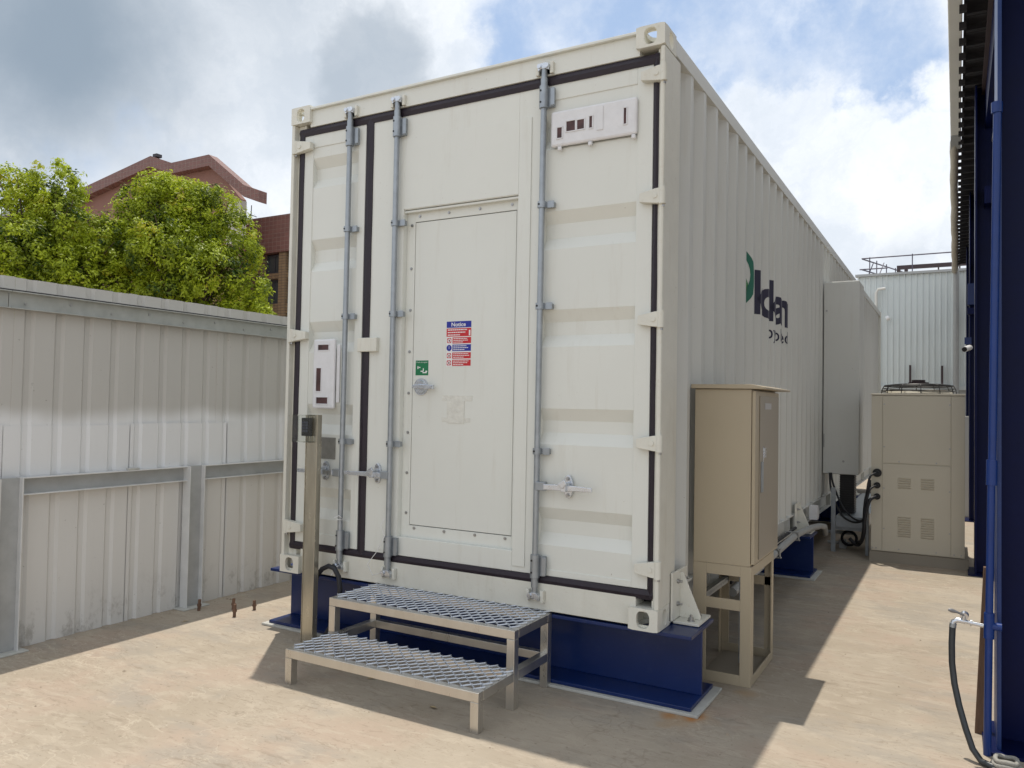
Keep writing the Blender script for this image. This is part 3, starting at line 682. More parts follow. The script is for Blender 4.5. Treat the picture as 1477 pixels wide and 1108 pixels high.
# handles: hub plate, retainer, lever
def lock(parent, xr, xe, xh, z, openlatch=False):
    s = 1 if xe > xr else -1; m = MB()
    m.box(min(xr, xr + s * .055), max(xr, xr + s * .055), YR - .022, YR + .012, z - .022, z + .022)
    m.build('handle_hub', zinc, parent, .003)
    pts = [(xr + s * .05, -.014), (xr + s * .05, .014), (xh, .017), (xe - s * .0, .011), (xe, -.010), (xh, -.013)]
    MB().prism([(a, b + z - .001) for a, b in pts], 'y', YR - .030, YR - .018).build('lock_lever', zincb, parent, .003)
    m = MB(); ov = [(xh + .026 * math.cos(t), z + .004 + .058 * math.sin(t)) for t in [R(k * 20) for k in range(18)]]
    m.prism(ov, 'y', .018, DY); m.build('handle_plate', zincb, parent, .003)
    m = MB().box(xh - .012, xh + .014, YR - .045, .018, z - .018, z + .026)
    m.prism([(xh - .03, z + .018), (xh + .01, z + .045), (xh + .022, z + .022), (xh + .0, z - .002)], 'y', YR - .052, YR - .040)
    m.build('handle_catch', zincb, parent, .003)
    for q in (-.038, .044): screw.at(parent, (xh, .018, z + q), scale=(1.1, 1.5, 1.1))
lock(rd, -.651, -.335, -.483, .645); lock(ld, -1.961, -2.292, -2.107, .634); lock(rd, -1.601, -1.92, -1.705, .641)
# loose white tie on the middle rod
m = MB().tube([(-1.61, -.02, .40), (-1.63, -.03, .36), (-1.60, -.03, .30), (-1.66, -.03, .20), (-1.72, -.03, .13), (-1.68, -.03, .07), (-1.60, -.028, .10)], .0022, 6)
m.build('plastic_tie', white, rd)
MB().tube([(-1.985, -.02, .37), (-1.95, -.022, .385), (-1.93, -.0, .36), (-1.965, -.022, .36)], .003, 6).build('plastic_tie', white, ld); MB().tube([(-2.0, -.02, .03), (-1.95, -.025, .09)], .004, 6).build('plastic_tie', white, ld)

# ---- hold down brackets on the side
def bracket(y):
    z0 = .0
    t = MB().box(.004, .014, y - .045, y + .185, .018, .25).box(.004, .135, y - .01, y + .20, .0005, .014)
    o = t.build('hold_down_bracket', cream2, ct, .003)
    MB().prism([(.014, .235), (.030, .235), (.118, .03), (.118, .0145), (.014, .0145)], 'y', y + .075, y + .087).build('gusset', cream2, o, .002)
    for dy, zz in ((.03, .09), (.03, .20), (.13, .20), (.13, .09)):
        bl = MB(); bl.tube([(.014, y + dy, zz), (.024, y + dy, zz)], .012, 6).tube([(.024, y + dy, zz), (.040, y + dy, zz)], .006, 8); bl.build('bolt', bolt_m, o)
    for xx, dy in ((.085, .03), (.085, .15)):
        bl = MB(); bl.tube([(xx, y + dy, .014), (xx, y + dy, .017)], .019, 12).tube([(xx, y + dy, .017), (xx, y + dy, .031)], .014, 6).tube([(xx, y + dy, .031), (xx, y + dy, .045)], .007, 8); bl.build('bolt', bolt_m, o)
bracket(.215); bracket(3.56); bracket(7.2)
# a box clipped to the rail past the second bracket
MB().box(.005, .075, 4.28, 4.38, .03, .16).box(.076, .080, 4.29, 4.37, .05, .14).build('junction_box', tapew, ct, .004)

# ------------------------------------------------------------------ wall hung unit on the side
t = thing('wall_mounted_unit', 'tall flat cream cabinet hung high on the container side behind the beige cabinet', 'enclosure', (.17, 5.3, .40))
MB().box(.002, .340, 5.16, 5.62, .405, 2.405).build('casing', creamshade, t, .006)
MB().box(.003, .345, 5.15, 5.159, .41, 2.395).build('front_panel', creamshade, t, .002)
MB().tube([(.03, 5.15, 2.10), (.03, 5.14, 2.10)], .010, 8).tube([(.20, 5.15, .54), (.20, 5.145, .54)], .012, 8).build('screw', bolt_m, t)
MB().box(.008, .016, 5.142, 5.15, .68, .82).build('catch', greyb, t)
d = MB()
for i in range(40):
    z = .40 - i * .012; d.box(.150 + (.004 if i % 2 else 0), .295 - (.004 if i % 2 else 0), 5.27 + (.004 if i % 2 else 0), 5.44, z - .012, z)
d.build('black_bellows_duct', black, t)

# ------------------------------------------------------------------ beige electrical cabinet
t = thing('electrical_cabinet', 'tall narrow beige electrical cabinet on an open beige frame against the container side', 'cabinet', (.15, .85, G))
MB().box(.0055, .2985, .54, 1.15, .250, 1.157).build('cabinet_body', beige, t, .003)
MB().box(.3005, .318, .548, 1.142, .262, 1.148).build('cabinet_surround', beige, t, .002)
dr = MB().box(.319, .323, .635, 1.118, .275, 1.125).build('cabinet_door', beiged, t, .0015)
MB().box(.3235, .330, .66, .70, .62, .78).build('door_latch', zinc, dr, .003)
MB().box(.3235, .3255, .71, .72, .74, .86).box(.3235, .330, .715, .76, .80, .85).build('door_latch', zincb, dr, .002)
MB().box(.3235, .326, .74, .90, 1.055, 1.088).build('name_plate', mat('pale_plate', (.45, .45, .45), .4), dr)
tx = MB(); tv, tf = textgeo('POWER', 1)
MB().prism([(-.012, 1.160), (.372, 1.158), (.372, 1.168), (.30, 1.182), (-.012, 1.182)], 'y', .522, 1.20).build('canopy', beige, t, .002)
f_ = MB()
def fr_box(*a): f_.box(*a)
zl = G + .001
fr_box(.0055, .075, .541, .549, zl, .2495); fr_box(.250, .3055, .541, .549, zl, .2495)                 # uprights, front face
fr_box(.0751, .2499, .541, .549, .195, .2495); fr_box(.0751, .2499, .541, .549, .020, .075); fr_box(.0751, .2499, .541, .549, zl, -.305)
fr_box(.2975, .3055, .5495, .60, zl, .2495); fr_box(.2975, .3055, 1.055, 1.10, zl, .2495)             # side face
fr_box(.2975, .3055, .6001, 1.0549, .200, .2495); fr_box(.2975, .3055, .6001, 1.0549, zl, -.315)
fr_box(.0055, .0135, .5495, .60, zl, .2495); fr_box(.0055, .0135, 1.055, 1.10, zl, .2495)
fr_box(.0055, .2974, 1.1001, 1.108, zl, -.31); fr_box(.0136, .2974, 1.1001, 1.108, .20, .2495)
fr_box(.0136, .055, 1.1001, 1.108, -.309, .1999); fr_box(.255, .2974, 1.1001, 1.108, -.309, .1999); fr_box(.0136, .2974, 1.1001, 1.108, .05, .10)
f_.build('support_frame', beige, t, .0015)
MB().box(.17, .225, .86, .90, G + .02, .2495).build('cable_riser', zinc, t)
MB().box(.03, .29, .57, 1.09, G + .001, G + .006).build('base_plate', child, t)
m = MB().box(.02, .05, .62, 1.6, .04, .075)
for k in range(16): m.box(.0505, .052, .64 + k * .05, .665 + k * .05, .05, .062)
m.build('slotted_strut', zinc, t)

# grey conduit clipped along the foot of the container
o = MB().tube([(.07, 1.12, -.02), (.095, 1.8, .030), (.10, 2.5, .052), (.10, 3.0, .062), (.105, 3.35, .052), (.125, 3.62, .046), (.155, 3.90, .030), (.165, 4.10, .0), (.15, 4.25, -.06), (.12, 4.5, -.12)], .026, 14).build('conduit', greyb)
tag(o, 'thick grey conduit running along the foot of the container side over the blue beam', 'conduit')
o = MB().tube([(.05, 1.15, .03), (.06, 2.2, .085), (.05, 3.3, .08)], .012, 8).build('cable', rubber)
tag(o, 'thin black cable lying above the grey conduit beside the container', 'cable')
for yy, zz in ((2.2, .045), (2.95, .062)):
    o = MB().box(.03, .14, yy, yy + .03, zz - .034, zz - .027).box(.128, .134, yy, yy + .03, zz - .034, zz + .03).box(.03, .134, yy, yy + .03, zz + .027, zz + .033).build('pipe_clip', greyb)
    tag(o, 'grey clip holding the conduit %s' % ('right behind the beige cabinet' if yy < 2.5 else 'just before the second blue beam'), 'pipe clip')

# ------------------------------------------------------------------ steps
t = thing('metal_steps', 'two tread welded steel steps with expanded mesh treads below the personnel door', 'steps', (-1.14, -.35, G))
XS0, XS1 = -1.708, -.568; T = .042
def rail(*a): MB().box(*a).build('rail', inox, t, .002)
def leg(x, y, z1): MB().box(x, x + T, y, y + T, G, z1).build('leg', inox, t, .002)
zl_, zu = -.186, .006
ya, yb, yc = -.660, -.352, .0
for x in (XS0, XS1 - T): leg(x, ya, zl_ - T - .0005); leg(x, yb, zu - T - .0005); leg(x, yc - .01, zu - T - .0005)
rail(XS0, XS1, ya, ya + T, zl_ - T, zl_)                                  # front rail of the lower tread
for x in (XS0, XS1 - T): rail(x, x + T, ya + T + .0005, yb - .0005, zl_ - T, zl_); rail(x, x + T, yb + T + .0005, yc - .0105, zl_ - T, zl_)
rail(XS0 + T + .0005, XS1 - T - .0005, yb + .001, yb + T - .001, zl_ - T, zl_ - .001); rail(XS0 + T + .0005, XS1 - T - .0005, yc - .009, yc + T - .011, zl_ - T, zl_ - .001)
rail(XS0, XS1, yb, yb + T, zu - T, zu); rail(XS0, XS1, yc - .01, yc + T - .01, zu - T, zu)
for x in (XS0, XS1 - T): rail(x, x + T, yb + T + .0005, yc - .0105, zu - T, zu)
def mesh_tread(x0, x1, y0, y1, z):
    m = MB(); LW = .066; SW = .032; rows = int(round((y1 - y0) / SW)); n = int(round((x1 - x0) / LW)) * 2; st = (x1 - x0) / n
    for r_ in range(rows + 1):
        yc_ = y0 + (y1 - y0) * r_ / rows
        for k in range(n):
            a = SW * .5 * (1 if (k + r_) % 2 else -1) * .98; b = -a
            p = (x0 + st * k, yc_ + a); q = (x0 + st * (k + 1), yc_ + b)
            if p[1] < y0 - .012 or q[1] < y0 - .012: continue
            w2 = .0022; ti = .0028 * (1 if a > 0 else -1)
            v = []
            for (px, py, s_) in ((p[0] - .004, p[1], ti), (q[0] + .004, q[1], -ti)):
                v += [(px, py - w2, z - .003 + s_), (px, py + w2, z + .0005 + s_), (px, py + w2, z + .0035 + s_), (px, py - w2, z + .000 + s_)]
            m.add(v, [(0, 1, 5, 4), (1, 2, 6, 5), (2, 3, 7, 6), (3, 0, 4, 7), (0, 3, 2, 1), (4, 5, 6, 7)])
    return m.build('mesh_tread', steelmesh, t)
mesh_tread(XS0 + .006, XS1 - .006, ya + .012, yb + .012, zl_ + .0062)
mesh_tread(XS0 + .006, XS1 - .006, yb + .012, yc + .016, zu + .0062)

# ------------------------------------------------------------------ keypad post
t = thing('keypad_post', 'film wrapped stainless post with a black keypad in a clear box left of the steps', 'post', (-2.09, -.08, G))
MB().box(-2.133, -2.050, -.115, -.075, G, .976).build('post', golden, t, .002)
MB().box(-2.139, -2.134, -.117, -.073, G, .97).build('film_edge', golden, t, .0005)
m = MB(); x0, x1, z0, z1 = -2.195, -2.070, .815, .975
k = .003; m.box(x0, x1, -.170, -.167, z0, z1).box(x0, x0 + k, -.1669, -.116, z0, z1).box(x1 - k, x1, -.1669, -.116, z0, z1).box(x0 + k, x1 - k, -.1669, -.116, z1 - k, z1).box(x0 + k, x1 - k, -.1669, -.116, z0, z0 + k)
m.build('clear_box', clear, t)
kp_ = MB().box(-2.150, -2.085, -.142, -.1155, .850, .957).build('keypad', black, t, .004)
kk = Rep('key', MB().box(-.006, .006, -.003, 0, -.006, .006), mat('keypad_key', (.07, .08, .12), .4))
for i in range(3):
    for j in range(4): kk.at(kp_, (-2.135 + i * .0165, -.142, .868 + .0165 * j + .012))

# black cable looping out of the post
o = MB().tube([(-2.10, -.055, -.06), (-2.085, -.05, .02), (-2.05, -.045, .065), (-2.0, -.045, .088), (-1.955, -.045, .08), (-1.920, -.045, .035), (-1.908, -.045, -.03), (-1.912, -.045, -.12), (-1.935, -.045, -.20), (-1.975, -.05, -.27), (-2.02, -.05, -.335), (-2.05, -.05, -.352)], .0145, 12).build('cable_loop', rubber)
tag(o, 'thick black cable arching from the keypad post down to the ground', 'cable')

# ------------------------------------------------------------------ chiller
t = thing('chiller_unit', 'big beige outdoor chiller with louvred panels and a round fan guard on top', 'chiller', (.89, 5.1, G))
x0, x1, y0, y1 = .500, 1.278, 4.70, 5.50
MB().box(x0, x1, y0 + .006, y1, -.268, 1.215).build('casing', chil, t, .006)
MB().prism([(y0 - .05, G), (y0 - .035, G), (y0 + .02, -.3), (y1, -.3), (y1, G + .001), (y1, -.27), (y0 + .004, -.27)], 'x', x0 - .01, x1 + .03).build('base_skirt', child, t)
MB().box(x0, .594, y0, y0 + .006, -.262, 1.21).build('front_panel', chil, t, .0015)
MB().box(1.170, x1, y0, y0 + .006, -.262, 1.21).build('front_panel', chil, t, .0015)
MB().box(.598, 1.166, y0 - .002, y0 + .006, .572, 1.21).build('front_panel', chil, t, .002)
MB().box(.598, 1.166, y0 - .002, y0 + .006, -.262, .562).build('front_panel', chil, t, .002)
MB().box(x0 - .004, x1 + .004, y0 - .006, y1, 1.2155, 1.232).build('top_lid', chil, t, .003)
lou = Rep('louvre', MB().prism([(0, 0), (-.007, -.003), (-.001, -.011), (0, -.011)], 'x', -.056, .056), chil)
lsh = Rep('louvre_gap', MB().box(-.052, .052, -.0012, -.0002, -.0155, -.0112), beiged)
for cx in (.785, .978):
    for z in [.440 - .022 * i for i in range(5)] + [.075 - .022 * i for i in range(9)]:
        lou.at(t, (cx, y0 - .002, z)); lsh.at(t, (cx, y0 - .002, z))
sc2 = Rep('screw', MB().tube([(0, 0, 0), (0, -.003, 0)], .0075, 8), bolt_m)
for z in (1.13, .725, .332, -.05): sc2.at(t, (.612, y0 - .002, z)); sc2.at(t, (1.158, y0 - .002, z))
for x in (.74, 1.05): sc2.at(t, (x, y0 - .002, .588)); sc2.at(t, (x, y0 - .002, -.235))
for x in (.515, .545, 1.195, 1.25): sc2.at(t, (x, y0, -.24))
for z, r in ((.474, .040), (.355, .030), (.249, .030)):
    g_ = MB().tube([(.553, y0, z), (.553, y0 - .02, z)], r, 20).tube([(.553, y0 - .02, z), (.553, y0 - .05, z)], r * .55, 14).build('cable_gland', black, t)
# fan guard: rings, ribs, motor
fg = MB(); cx, cy = .885, 5.10
def circ(r, z, n=40): return [(cx + r * math.cos(2 * math.pi * k / n), cy + r * math.sin(2 * math.pi * k / n), z) for k in range(n + 1)]
for r, z in ((.325, 1.236), (.322, 1.262), (.316, 1.288), (.305, 1.312), (.27, 1.322), (.22, 1.327), (.17, 1.330), (.12, 1.332)): fg.tube(circ(r, z), .0035 if z < 1.3 else .006, 6, False)
for k in range(12):
    a = 2 * math.pi * k / 12 + .1; c, s_ = math.cos(a), math.sin(a)
    fg.tube([(cx + c * r, cy + s_ * r, z) for r, z in ((.328, 1.233), (.320, 1.285), (.300, 1.320), (.20, 1.332), (.06, 1.338))], .0045, 6)
fg.build('fan_guard', black, t)
MB().tube([(cx, cy, 1.33), (cx, cy, 1.352)], .09, 20).tube([(cx, cy, 1.352), (cx, cy, 1.375)], .06, 20).build('fan_motor', darksteel, t)
MB().tube([(cx, cy, 1.233), (cx, cy, 1.262)], [.305, .285], 36).build('fan_shroud', chil, t); MB().tube([(cx, cy, 1.2625), (cx, cy, 1.264)], .262, 32).build('fan_opening', beiged, t)
m = MB()
for k in range(4):
    a = k * math.pi / 2 + .4; c, s_ = math.cos(a), math.sin(a)
    m.add([(cx + c * .06 - s_ * .03, cy + s_ * .06 + c * .03, 1.275), (cx + c * .06 + s_ * .03, cy + s_ * .06 - c * .03, 1.262), (cx + c * .28 + s_ * .08, cy + s_ * .28 - c * .08, 1.258), (cx + c * .28 - s_ * .08, cy + s_ * .28 + c * .08, 1.28)], [(0, 1, 2, 3)])
m.build('fan_blade', child, t)

# cables from the chiller to the unit
def cab(pts, r, lbl):
    P = [Vector(p) for p in pts]; q = []
    for i in range(len(P) - 1):
        p0 = P[max(i - 1, 0)]; p1 = P[i]; p2 = P[i + 1]; p3 = P[min(i + 2, len(P) - 1)]
        for k in range(6):
            s_ = k / 6; q.append(.5 * ((2 * p1) + (-p0 + p2) * s_ + (2 * p0 - 5 * p1 + 4 * p2 - p3) * s_ ** 2 + (-p0 + 3 * p1 - 3 * p2 + p3) * s_ ** 3))
    q.append(P[-1]); return tag(MB().tube(q, r, 8).build('cable', rubber), lbl, 'cable')
cab([(.553, 4.655, .474), (.50, 4.60, .44), (.47, 4.62, .28), (.45, 4.75, .05), (.36, 4.9, -.02), (.22, 5.0, .08), (.12, 5.05, .30), (.09, 5.10, .42)], .010, 'black cable from the top gland of the chiller sagging to the wall mounted unit')
cab([(.553, 4.655, .355), (.50, 4.60, .32), (.465, 4.62, .18), (.44, 4.75, .02), (.32, 4.9, -.04), (.19, 5.0, .03), (.10, 5.05, .25), (.075, 5.10, .42)], .010, 'black cable from the middle gland of the chiller sagging lowest towards the unit')
cab([(.553, 4.655, .249), (.50, 4.60, .22), (.462, 4.62, .08), (.435, 4.68, -.1), (.41, 4.8, -.2), (.36, 4.95, -.24)], .016, 'thick black cable from the lowest gland of the chiller hanging down beside it')
cab([(.50, 4.72, .40), (.455, 4.70, .2), (.44, 4.72, .0), (.425, 4.8, -.15), (.36, 4.95, -.27), (.28, 5.0, -.22)], .018, 'black cable bundle curling under the cable tray beside the chiller')

t = thing('cable_tray', 'galvanised covered cable tray on short legs between the container and the chiller', 'cable tray', (.28, 6.0, G))
MB().box(.150, .430, 5.0, 7.6, -.115, -.001).build('tray_lid', zinc, t, .004)
MB().box(.148, .432, 5.01, 7.6, -.118, -.113).build('tray_body', zinc, t)
MB().box(.108, .150, 4.965, 4.99, G, .282).build('leg', zinc, t, .002)
MB().box(.432, .462, 4.905, 4.93, G, .10).build('leg', zinc, t, .002)
MB().box(.12, .45, 5.06, 5.09, -.15, -.12).build('cross_bar', zinc, t)
o = MB().tube([(.26 + .07 * math.cos(a), 5.15, -.24 + .07 * math.sin(a)) for a in [R(k * 24) for k in range(31)]], .014, 8).build('cable_coil', rubber); tag(o, 'small coil of black cable in the dark under the cable tray', 'cable coil')
t = thing('valve_manifold', 'small dim pipe and valve cluster under the cable tray next to the container foot', 'pipework', (.17, 5.2, G))
MB().box(.155, .225, 5.2, 5.28, G, -.27).build('pump_foot', greyb, t, .005)
MB().tube([(.04, 5.25, -.20), (.30, 5.25, -.20)], .018, 10).tube([(.04, 5.25, -.31), (.26, 5.25, -.31)], .016, 10).tube([(.10, 5.25, -.34), (.10, 5.25, -.14)], .016, 10).build('pipe', greyb, t)

# ------------------------------------------------------------------ fence
FX = -3.38
fn = thing('corrugated_fence', 'weathered corrugated metal fence with a galvanised rail and half height posts left of the container', 'fence', (FX, 4, G))
def fprof(y0, y1):
    pts = []; k0 = math.floor((y0 + 1.075) / .1735) - 1
    for k in range(k0, k0 + int((y1 - y0) / .1735) + 4):
        y = -1.075 + k * .1735
        for dy, dxx in ((0, 0), (.016, -.014), (.044, -.014), (.060, 0), (.110, 0)): pts.append((y + dy, dxx))
    inside = [p for p in pts if y0 < p[0] < y1]
    return [(y0, 0)] + inside + [(y1, 0)]
def sheet(name, y0, y1, z0, z1, off, m_=fencep, topw=0):
    pr = fprof(y0, y1); v = []; f = []
    zs = [z0, (z0 + z1) / 2, z1]
    for yy, xx in pr:
        for z in zs: v.append((FX + off + xx + .004 * math.sin(yy * 3.1 + z * 2.3), yy, z))
        for z in zs: v.append((FX + off + xx - .0012 + .004 * math.sin(yy * 3.1 + z * 2.3), yy, z))
    for i in range(len(pr) - 1):
        a = i * 6; b = a + 6; f += [(a, b, b + 1, a + 1), (a + 1, b + 1, b + 2, a + 2), (a + 3, a + 4, b + 4, b + 3), (a + 4, a + 5, b + 5, b + 4), (a + 2, b + 2, b + 5, a + 5)]
    f += [(0, 1, 4, 3), (1, 2, 5, 4)]; e = (len(pr) - 1) * 6; f += [(e, e + 3, e + 4, e + 1), (e + 1, e + 4, e + 5, e + 2)]
    return MB().add(v, f).build(name, m_, fn)
y = -4.6; k = 0
while y < 13:
    sheet('fence_sheet', y, y + .694, G - .01, 1.722 + random.uniform(-.004, .004), .002 * (k % 2)); y += .694; k += 1
y = -1.93 - .762 * 3; k = 0
while y < 2.5:
    sheet('patch_sheet', y + .001, y + .758, G - .01, .887 + (.006 if k % 2 else 0), .006 + .0022 * (k % 2) + .001); y += .762; k += 1
for ya_, yb_ in ((-4.6, -1.172), (-1.168, 13)):
    MB().box(FX + .012, FX + .016, ya_, yb_, 1.545, 1.632).box(FX + .012, FX + .055, ya_, yb_, 1.632, 1.638).box(FX + .012, FX + .05, ya_, yb_, 1.540, 1.545).build('top_channel', mat('aged_galvanised', (.42, .435, .415), .5, metal=.25, var=.15, vscale=14, dirt=.2), fn, .001)
MB().tube([(FX + .05, -4.6, 1.642), (FX + .05, 13, 1.642)], .005, 6).build('edge_wire', rubber, fn)
screwf = Rep('screw', MB().tube([(0, 0, 0), (.006, 0, 0)], .008, 8), bolt_m)
for k in range(24): screwf.at(fn, (FX + .016, -1.6 + k * .26, 1.60 if k % 2 else 1.575))
railm_ = mat('painted_galvanised', (.66, .665, .66), .5, metal=.1, var=.1, vscale=9, dirt=.2)
webm_ = mat('grey_galvanised', (.40, .41, .41), .55, metal=.1, var=.15, vscale=9, dirt=.3)  # web a darker grey than the flanges
for ya_, yb_ in ((-4.6, -1.22), (-1.085, .0), (.128, 4)):
    rl_ = MB().box(FX + .012, FX + .056, ya_, yb_, .592, .598).box(FX + .012, FX + .056, ya_, yb_, .499, .505).build('mid_rail', railm_, fn, .001); MB().box(FX + .012, FX + .016, ya_, yb_, .505, .592).build('rail_web', webm_, rl_)
for yp_ in (-3.55, -2.35, -1.15, .06, 1.27, 2.48):
    po_ = MB().box(FX + .012, FX + .085, yp_ - .064, yp_ - .058, G, .60).box(FX + .012, FX + .085, yp_ + .054, yp_ + .060, G, .60).build('fence_post', railm_, fn, .001)
    MB().box(FX + .046, FX + .051, yp_ - .058, yp_ + .054, G, .60).build('post_web', webm_, po_)
    MB().box(FX + .0, FX + .12, yp_ - .11, yp_ + .10, G, G + .008).build('post_footing', grout, fn, .003)
o = MB().box(FX + .012, FX + .046, -1.075, -1.068, .44, .60).build('rail_end_plate', railm_, fn)
o = MB().box(FX + .03, FX + .055, -.44, -.36, .598, .612).build('mortar_dab', grout, fn, .004)

# rusty anchor bolts and debris
ab = MB().tube([(0, 0, 0), (0, 0, .075)], .010, 10).tube([(0, 0, .030), (0, 0, .045)], .015, 6).mesh('anchor_bolt', rust)
for (x, y, s_, lbl) in ((-2.884, .043, 1.1, 'rusty anchor bolt nearest the camera by the fence foot'), (-2.909, .234, .85, 'rusty anchor bolt furthest right of the group, nearest the container'), (-3.03, .16, 1.0, 'rusty anchor bolt in the middle of the group of four'), (-3.20, .02, 1.0, 'rusty anchor bolt leftmost, in the shade close to the fence')):
    o = bpy.data.objects.new('anchor_bolt', ab); col.objects.link(o); o.location = (x, y, G); o.scale = (1, 1, s_); o.rotation_euler = (random.uniform(-.08, .08), random.uniform(-.08, .08), 0)
    tag(o, lbl, 'bolt', 'rusty anchor bolts in the ground')
rr = random.Random(4)
m = MB()
for k in range(150):
    x = rr.uniform(-3.3, 1.2); y = rr.uniform(-2.2, 3.5) if k % 3 else rr.uniform(-1.2, 1.5)
    if k % 3 == 0: x = rr.uniform(-3.35, -3.22)
    s_ = rr.uniform(.002, .0065) if rr.random() < .9 else rr.uniform(.007, .011)
    c = [(x + s_ * math.cos(a) * rr.uniform(.7, 1.3), y + s_ * math.sin(a) * rr.uniform(.7, 1.3), G) for a in [R(q * 72) for q in range(5)]]
    m.add(c + [(x, y, G + s_ * .9)], [(i, (i + 1) % 5, 5) for i in range(5)] + [(4, 3, 2, 1, 0)])
m.build('gravel_grit', mat('grit', (.30, .25, .19), .9, var=.4, vscale=9), kind='stuff')
def dry(x, y, a, s_, lbl):
    m = MB(); c, q = math.cos(a), math.sin(a)
    pts = [(-1, 0, .1), (-.3, .42, .35), (.5, .34, .25), (1.1, 0, .5), (.5, -.34, .4), (-.3, -.42, .2), (0, 0, .05)]
    v = [(x + s_ * (p[0] * c - p[1] * q), y + s_ * (p[0] * q + p[1] * c), G + .002 + s_ * p[2] * .5) for p in pts]
    m.add(v, [(i, (i + 1) % 6, 6) for i in range(6)]).add([(x - s_ * 1.6 * c, y - s_ * 1.6 * q, G + .003), (x - s_ * c, y - s_ * q, G + .006), (x - s_ * c, y - s_ * q + .002, G + .004)], [(0, 1, 2)])
    tag(m.build('dry_leaf', straw), lbl, 'leaf', 'dry leaves on the ground')
dry(-1.39, -.38, .4, .022, 'small curled dry leaf on the shaded ground under the lower step, left one')
dry(-.90, -.52, -.3, .024, 'small curled dry leaf on the shaded ground under the lower step, right one')
dry(-3.05, -.20, 1.0, .02, 'tiny dry leaf lying in the fence shade near the post')

# ------------------------------------------------------------------ steel shed on the right
sh = thing('steel_shed', 'dark navy steel framed shed wall with an overhanging corrugated eave along the right edge', 'shed', (1.6, 5, G))
def column(y, x=1.355, m_=navy, edge=None):
    if edge: MB().box(x, x + .016, y, y + .30, G, 4.0).build('column_flange', litblue, sh, .002); m_ = navy; c = MB()
    else: c = MB().box(x, x + .016, y, y + .30, G, 4.0)
    c = c.box(x + .29, x + .306, y, y + .30, G, 4.0).box(x + .016, x + .29, y + .146, y + .154, G, 4.0)
    c.build('column', m_, sh, .002); MB().box(x - .05, x + .36, y - .05, y + .35, G, G + .014).build('column_base', m_, sh, .002)
column(.34, 1.360, litblue, True); column(4.45, 1.35); column(8.40); column(12.2)
MB().box(1.43, 1.50, -3, 14.6, 3.62, 3.95).build('eave_beam', navy, sh)
MB().box(1.42, 1.64, 4.4, 14.6, 2.9, 3.05).build('girt', navy, sh)
MB().box(1.335, 1.45, 8.26, 8.395, 2.48, 2.76).build('beam_bracket', bluep, sh, .004)
MB().box(1.335, 1.44, 8.28, 8.39, 2.36, 2.44).build('beam_bracket', navy, sh, .004)
MB().tube([(1.49, -1, 3.5), (1.49, 14, 3.5)], .010, 8).build('conduit', gutw, sh)  # pale rod whose colour stands in for the lit edge of a beam
pr = []; y = -3.0
while y < 14.2:
    pr += [(y, 0), (y + .035, .055), (y + .065, .055), (y + .10, 0)]; y += .288
def roofsheet(x0, x1, z, m_, name):
    v = []; f = []
    for yy, zz in pr: v += [(x0, yy, z - zz * 1.0), (x1, yy, z - zz * 1.0 + .05), (x0, yy, z - zz + .006), (x1, yy, z - zz + .056)]
    for i in range(len(pr) - 1):
        a = i * 4; b = a + 4; f += [(a, b, b + 1, a + 1), (a + 2, a + 3, b + 3, b + 2), (a, a + 2, b + 2, b)]
    MB().add(v, f).build(name, m_, sh)
roofsheet(1.252, 4.4, 4.05, sheetdark, 'roof_sheet')  # roof and deck run on unseen past the eave to cut light on the container
MB().box(1.29, 4.4, -3, 14.2, 4.062, 4.075).build('roof_deck', sheetdark, sh)
bat = Rep('eave_batten', MB().box(1.27, 1.40, -.02, .02, 3.975, 3.99), sheetdark); rib = Rep('rib_end', MB().prism([(-.045, 3.972), (-.02, 3.935), (.02, 3.935), (.045, 3.972)], 'x', 1.222, 1.27), sheetdark)
for k in range(56):
    bat.at(sh, (0, -1.9 + k * .288, 0)); rib.at(sh, (0, -2.05 + k * .288, 0))
MB().box(1.402, 1.43, -3, 14.2, 3.93, 3.99).build('eave_purlin', darksteel, sh)
MB().box(1.150, 1.243, -3, 5.95, 3.975, 4.055).build('gutter', gutw, sh, .006)
MB().box(1.150, 1.247, 5.80, 6.25, 3.958, 4.045).build('gutter_joint', greyb, sh, .004)
pts = [(1.185, 6.1, 4.0)]
for k in range(1, 30): pts.append((1.180 + .004 * math.sin(k * .8), 6.1 + k * .30, 3.985 - .012 * math.sin(k * .5) ** 2))
MB().tube(pts, [.042 + .0006 * k + .003 * math.sin(k * 1.7) for k in range(len(pts))], 12).build('wrapped_pipe', wrap, sh)
MB().tube([(1.20, 14.78, G), (1.20, 14.78, 4.0)], .055, 14).build('downpipe', greyb, sh)
# far side cladding strip seen past the chiller
o = thing('security_camera', 'small white security camera on a dark blue arm on the shed wall', 'security camera', (1.31, 8.3, 1.9))
MB().tube([(1.30, 8.10, 1.885), (1.36, 8.34, 1.925)], .036, 14).build('camera_body', white, o); MB().tube([(1.296, 8.085, 1.882), (1.30, 8.10, 1.885)], .030, 12).build('lens', black, o)
MB().box(1.30, 1.38, 8.34, 8.38, 1.97, 2.06).tube([(1.34, 8.34, 1.90), (1.345, 8.36, 2.0)], .015, 8).build('mount', bluep, o)

MB().box(8.2, 8.25, -3, 14.6, G, 4.05).build('added_light_wall', bwhite2, sh)  # unseen wall added to set how much light reaches the container side
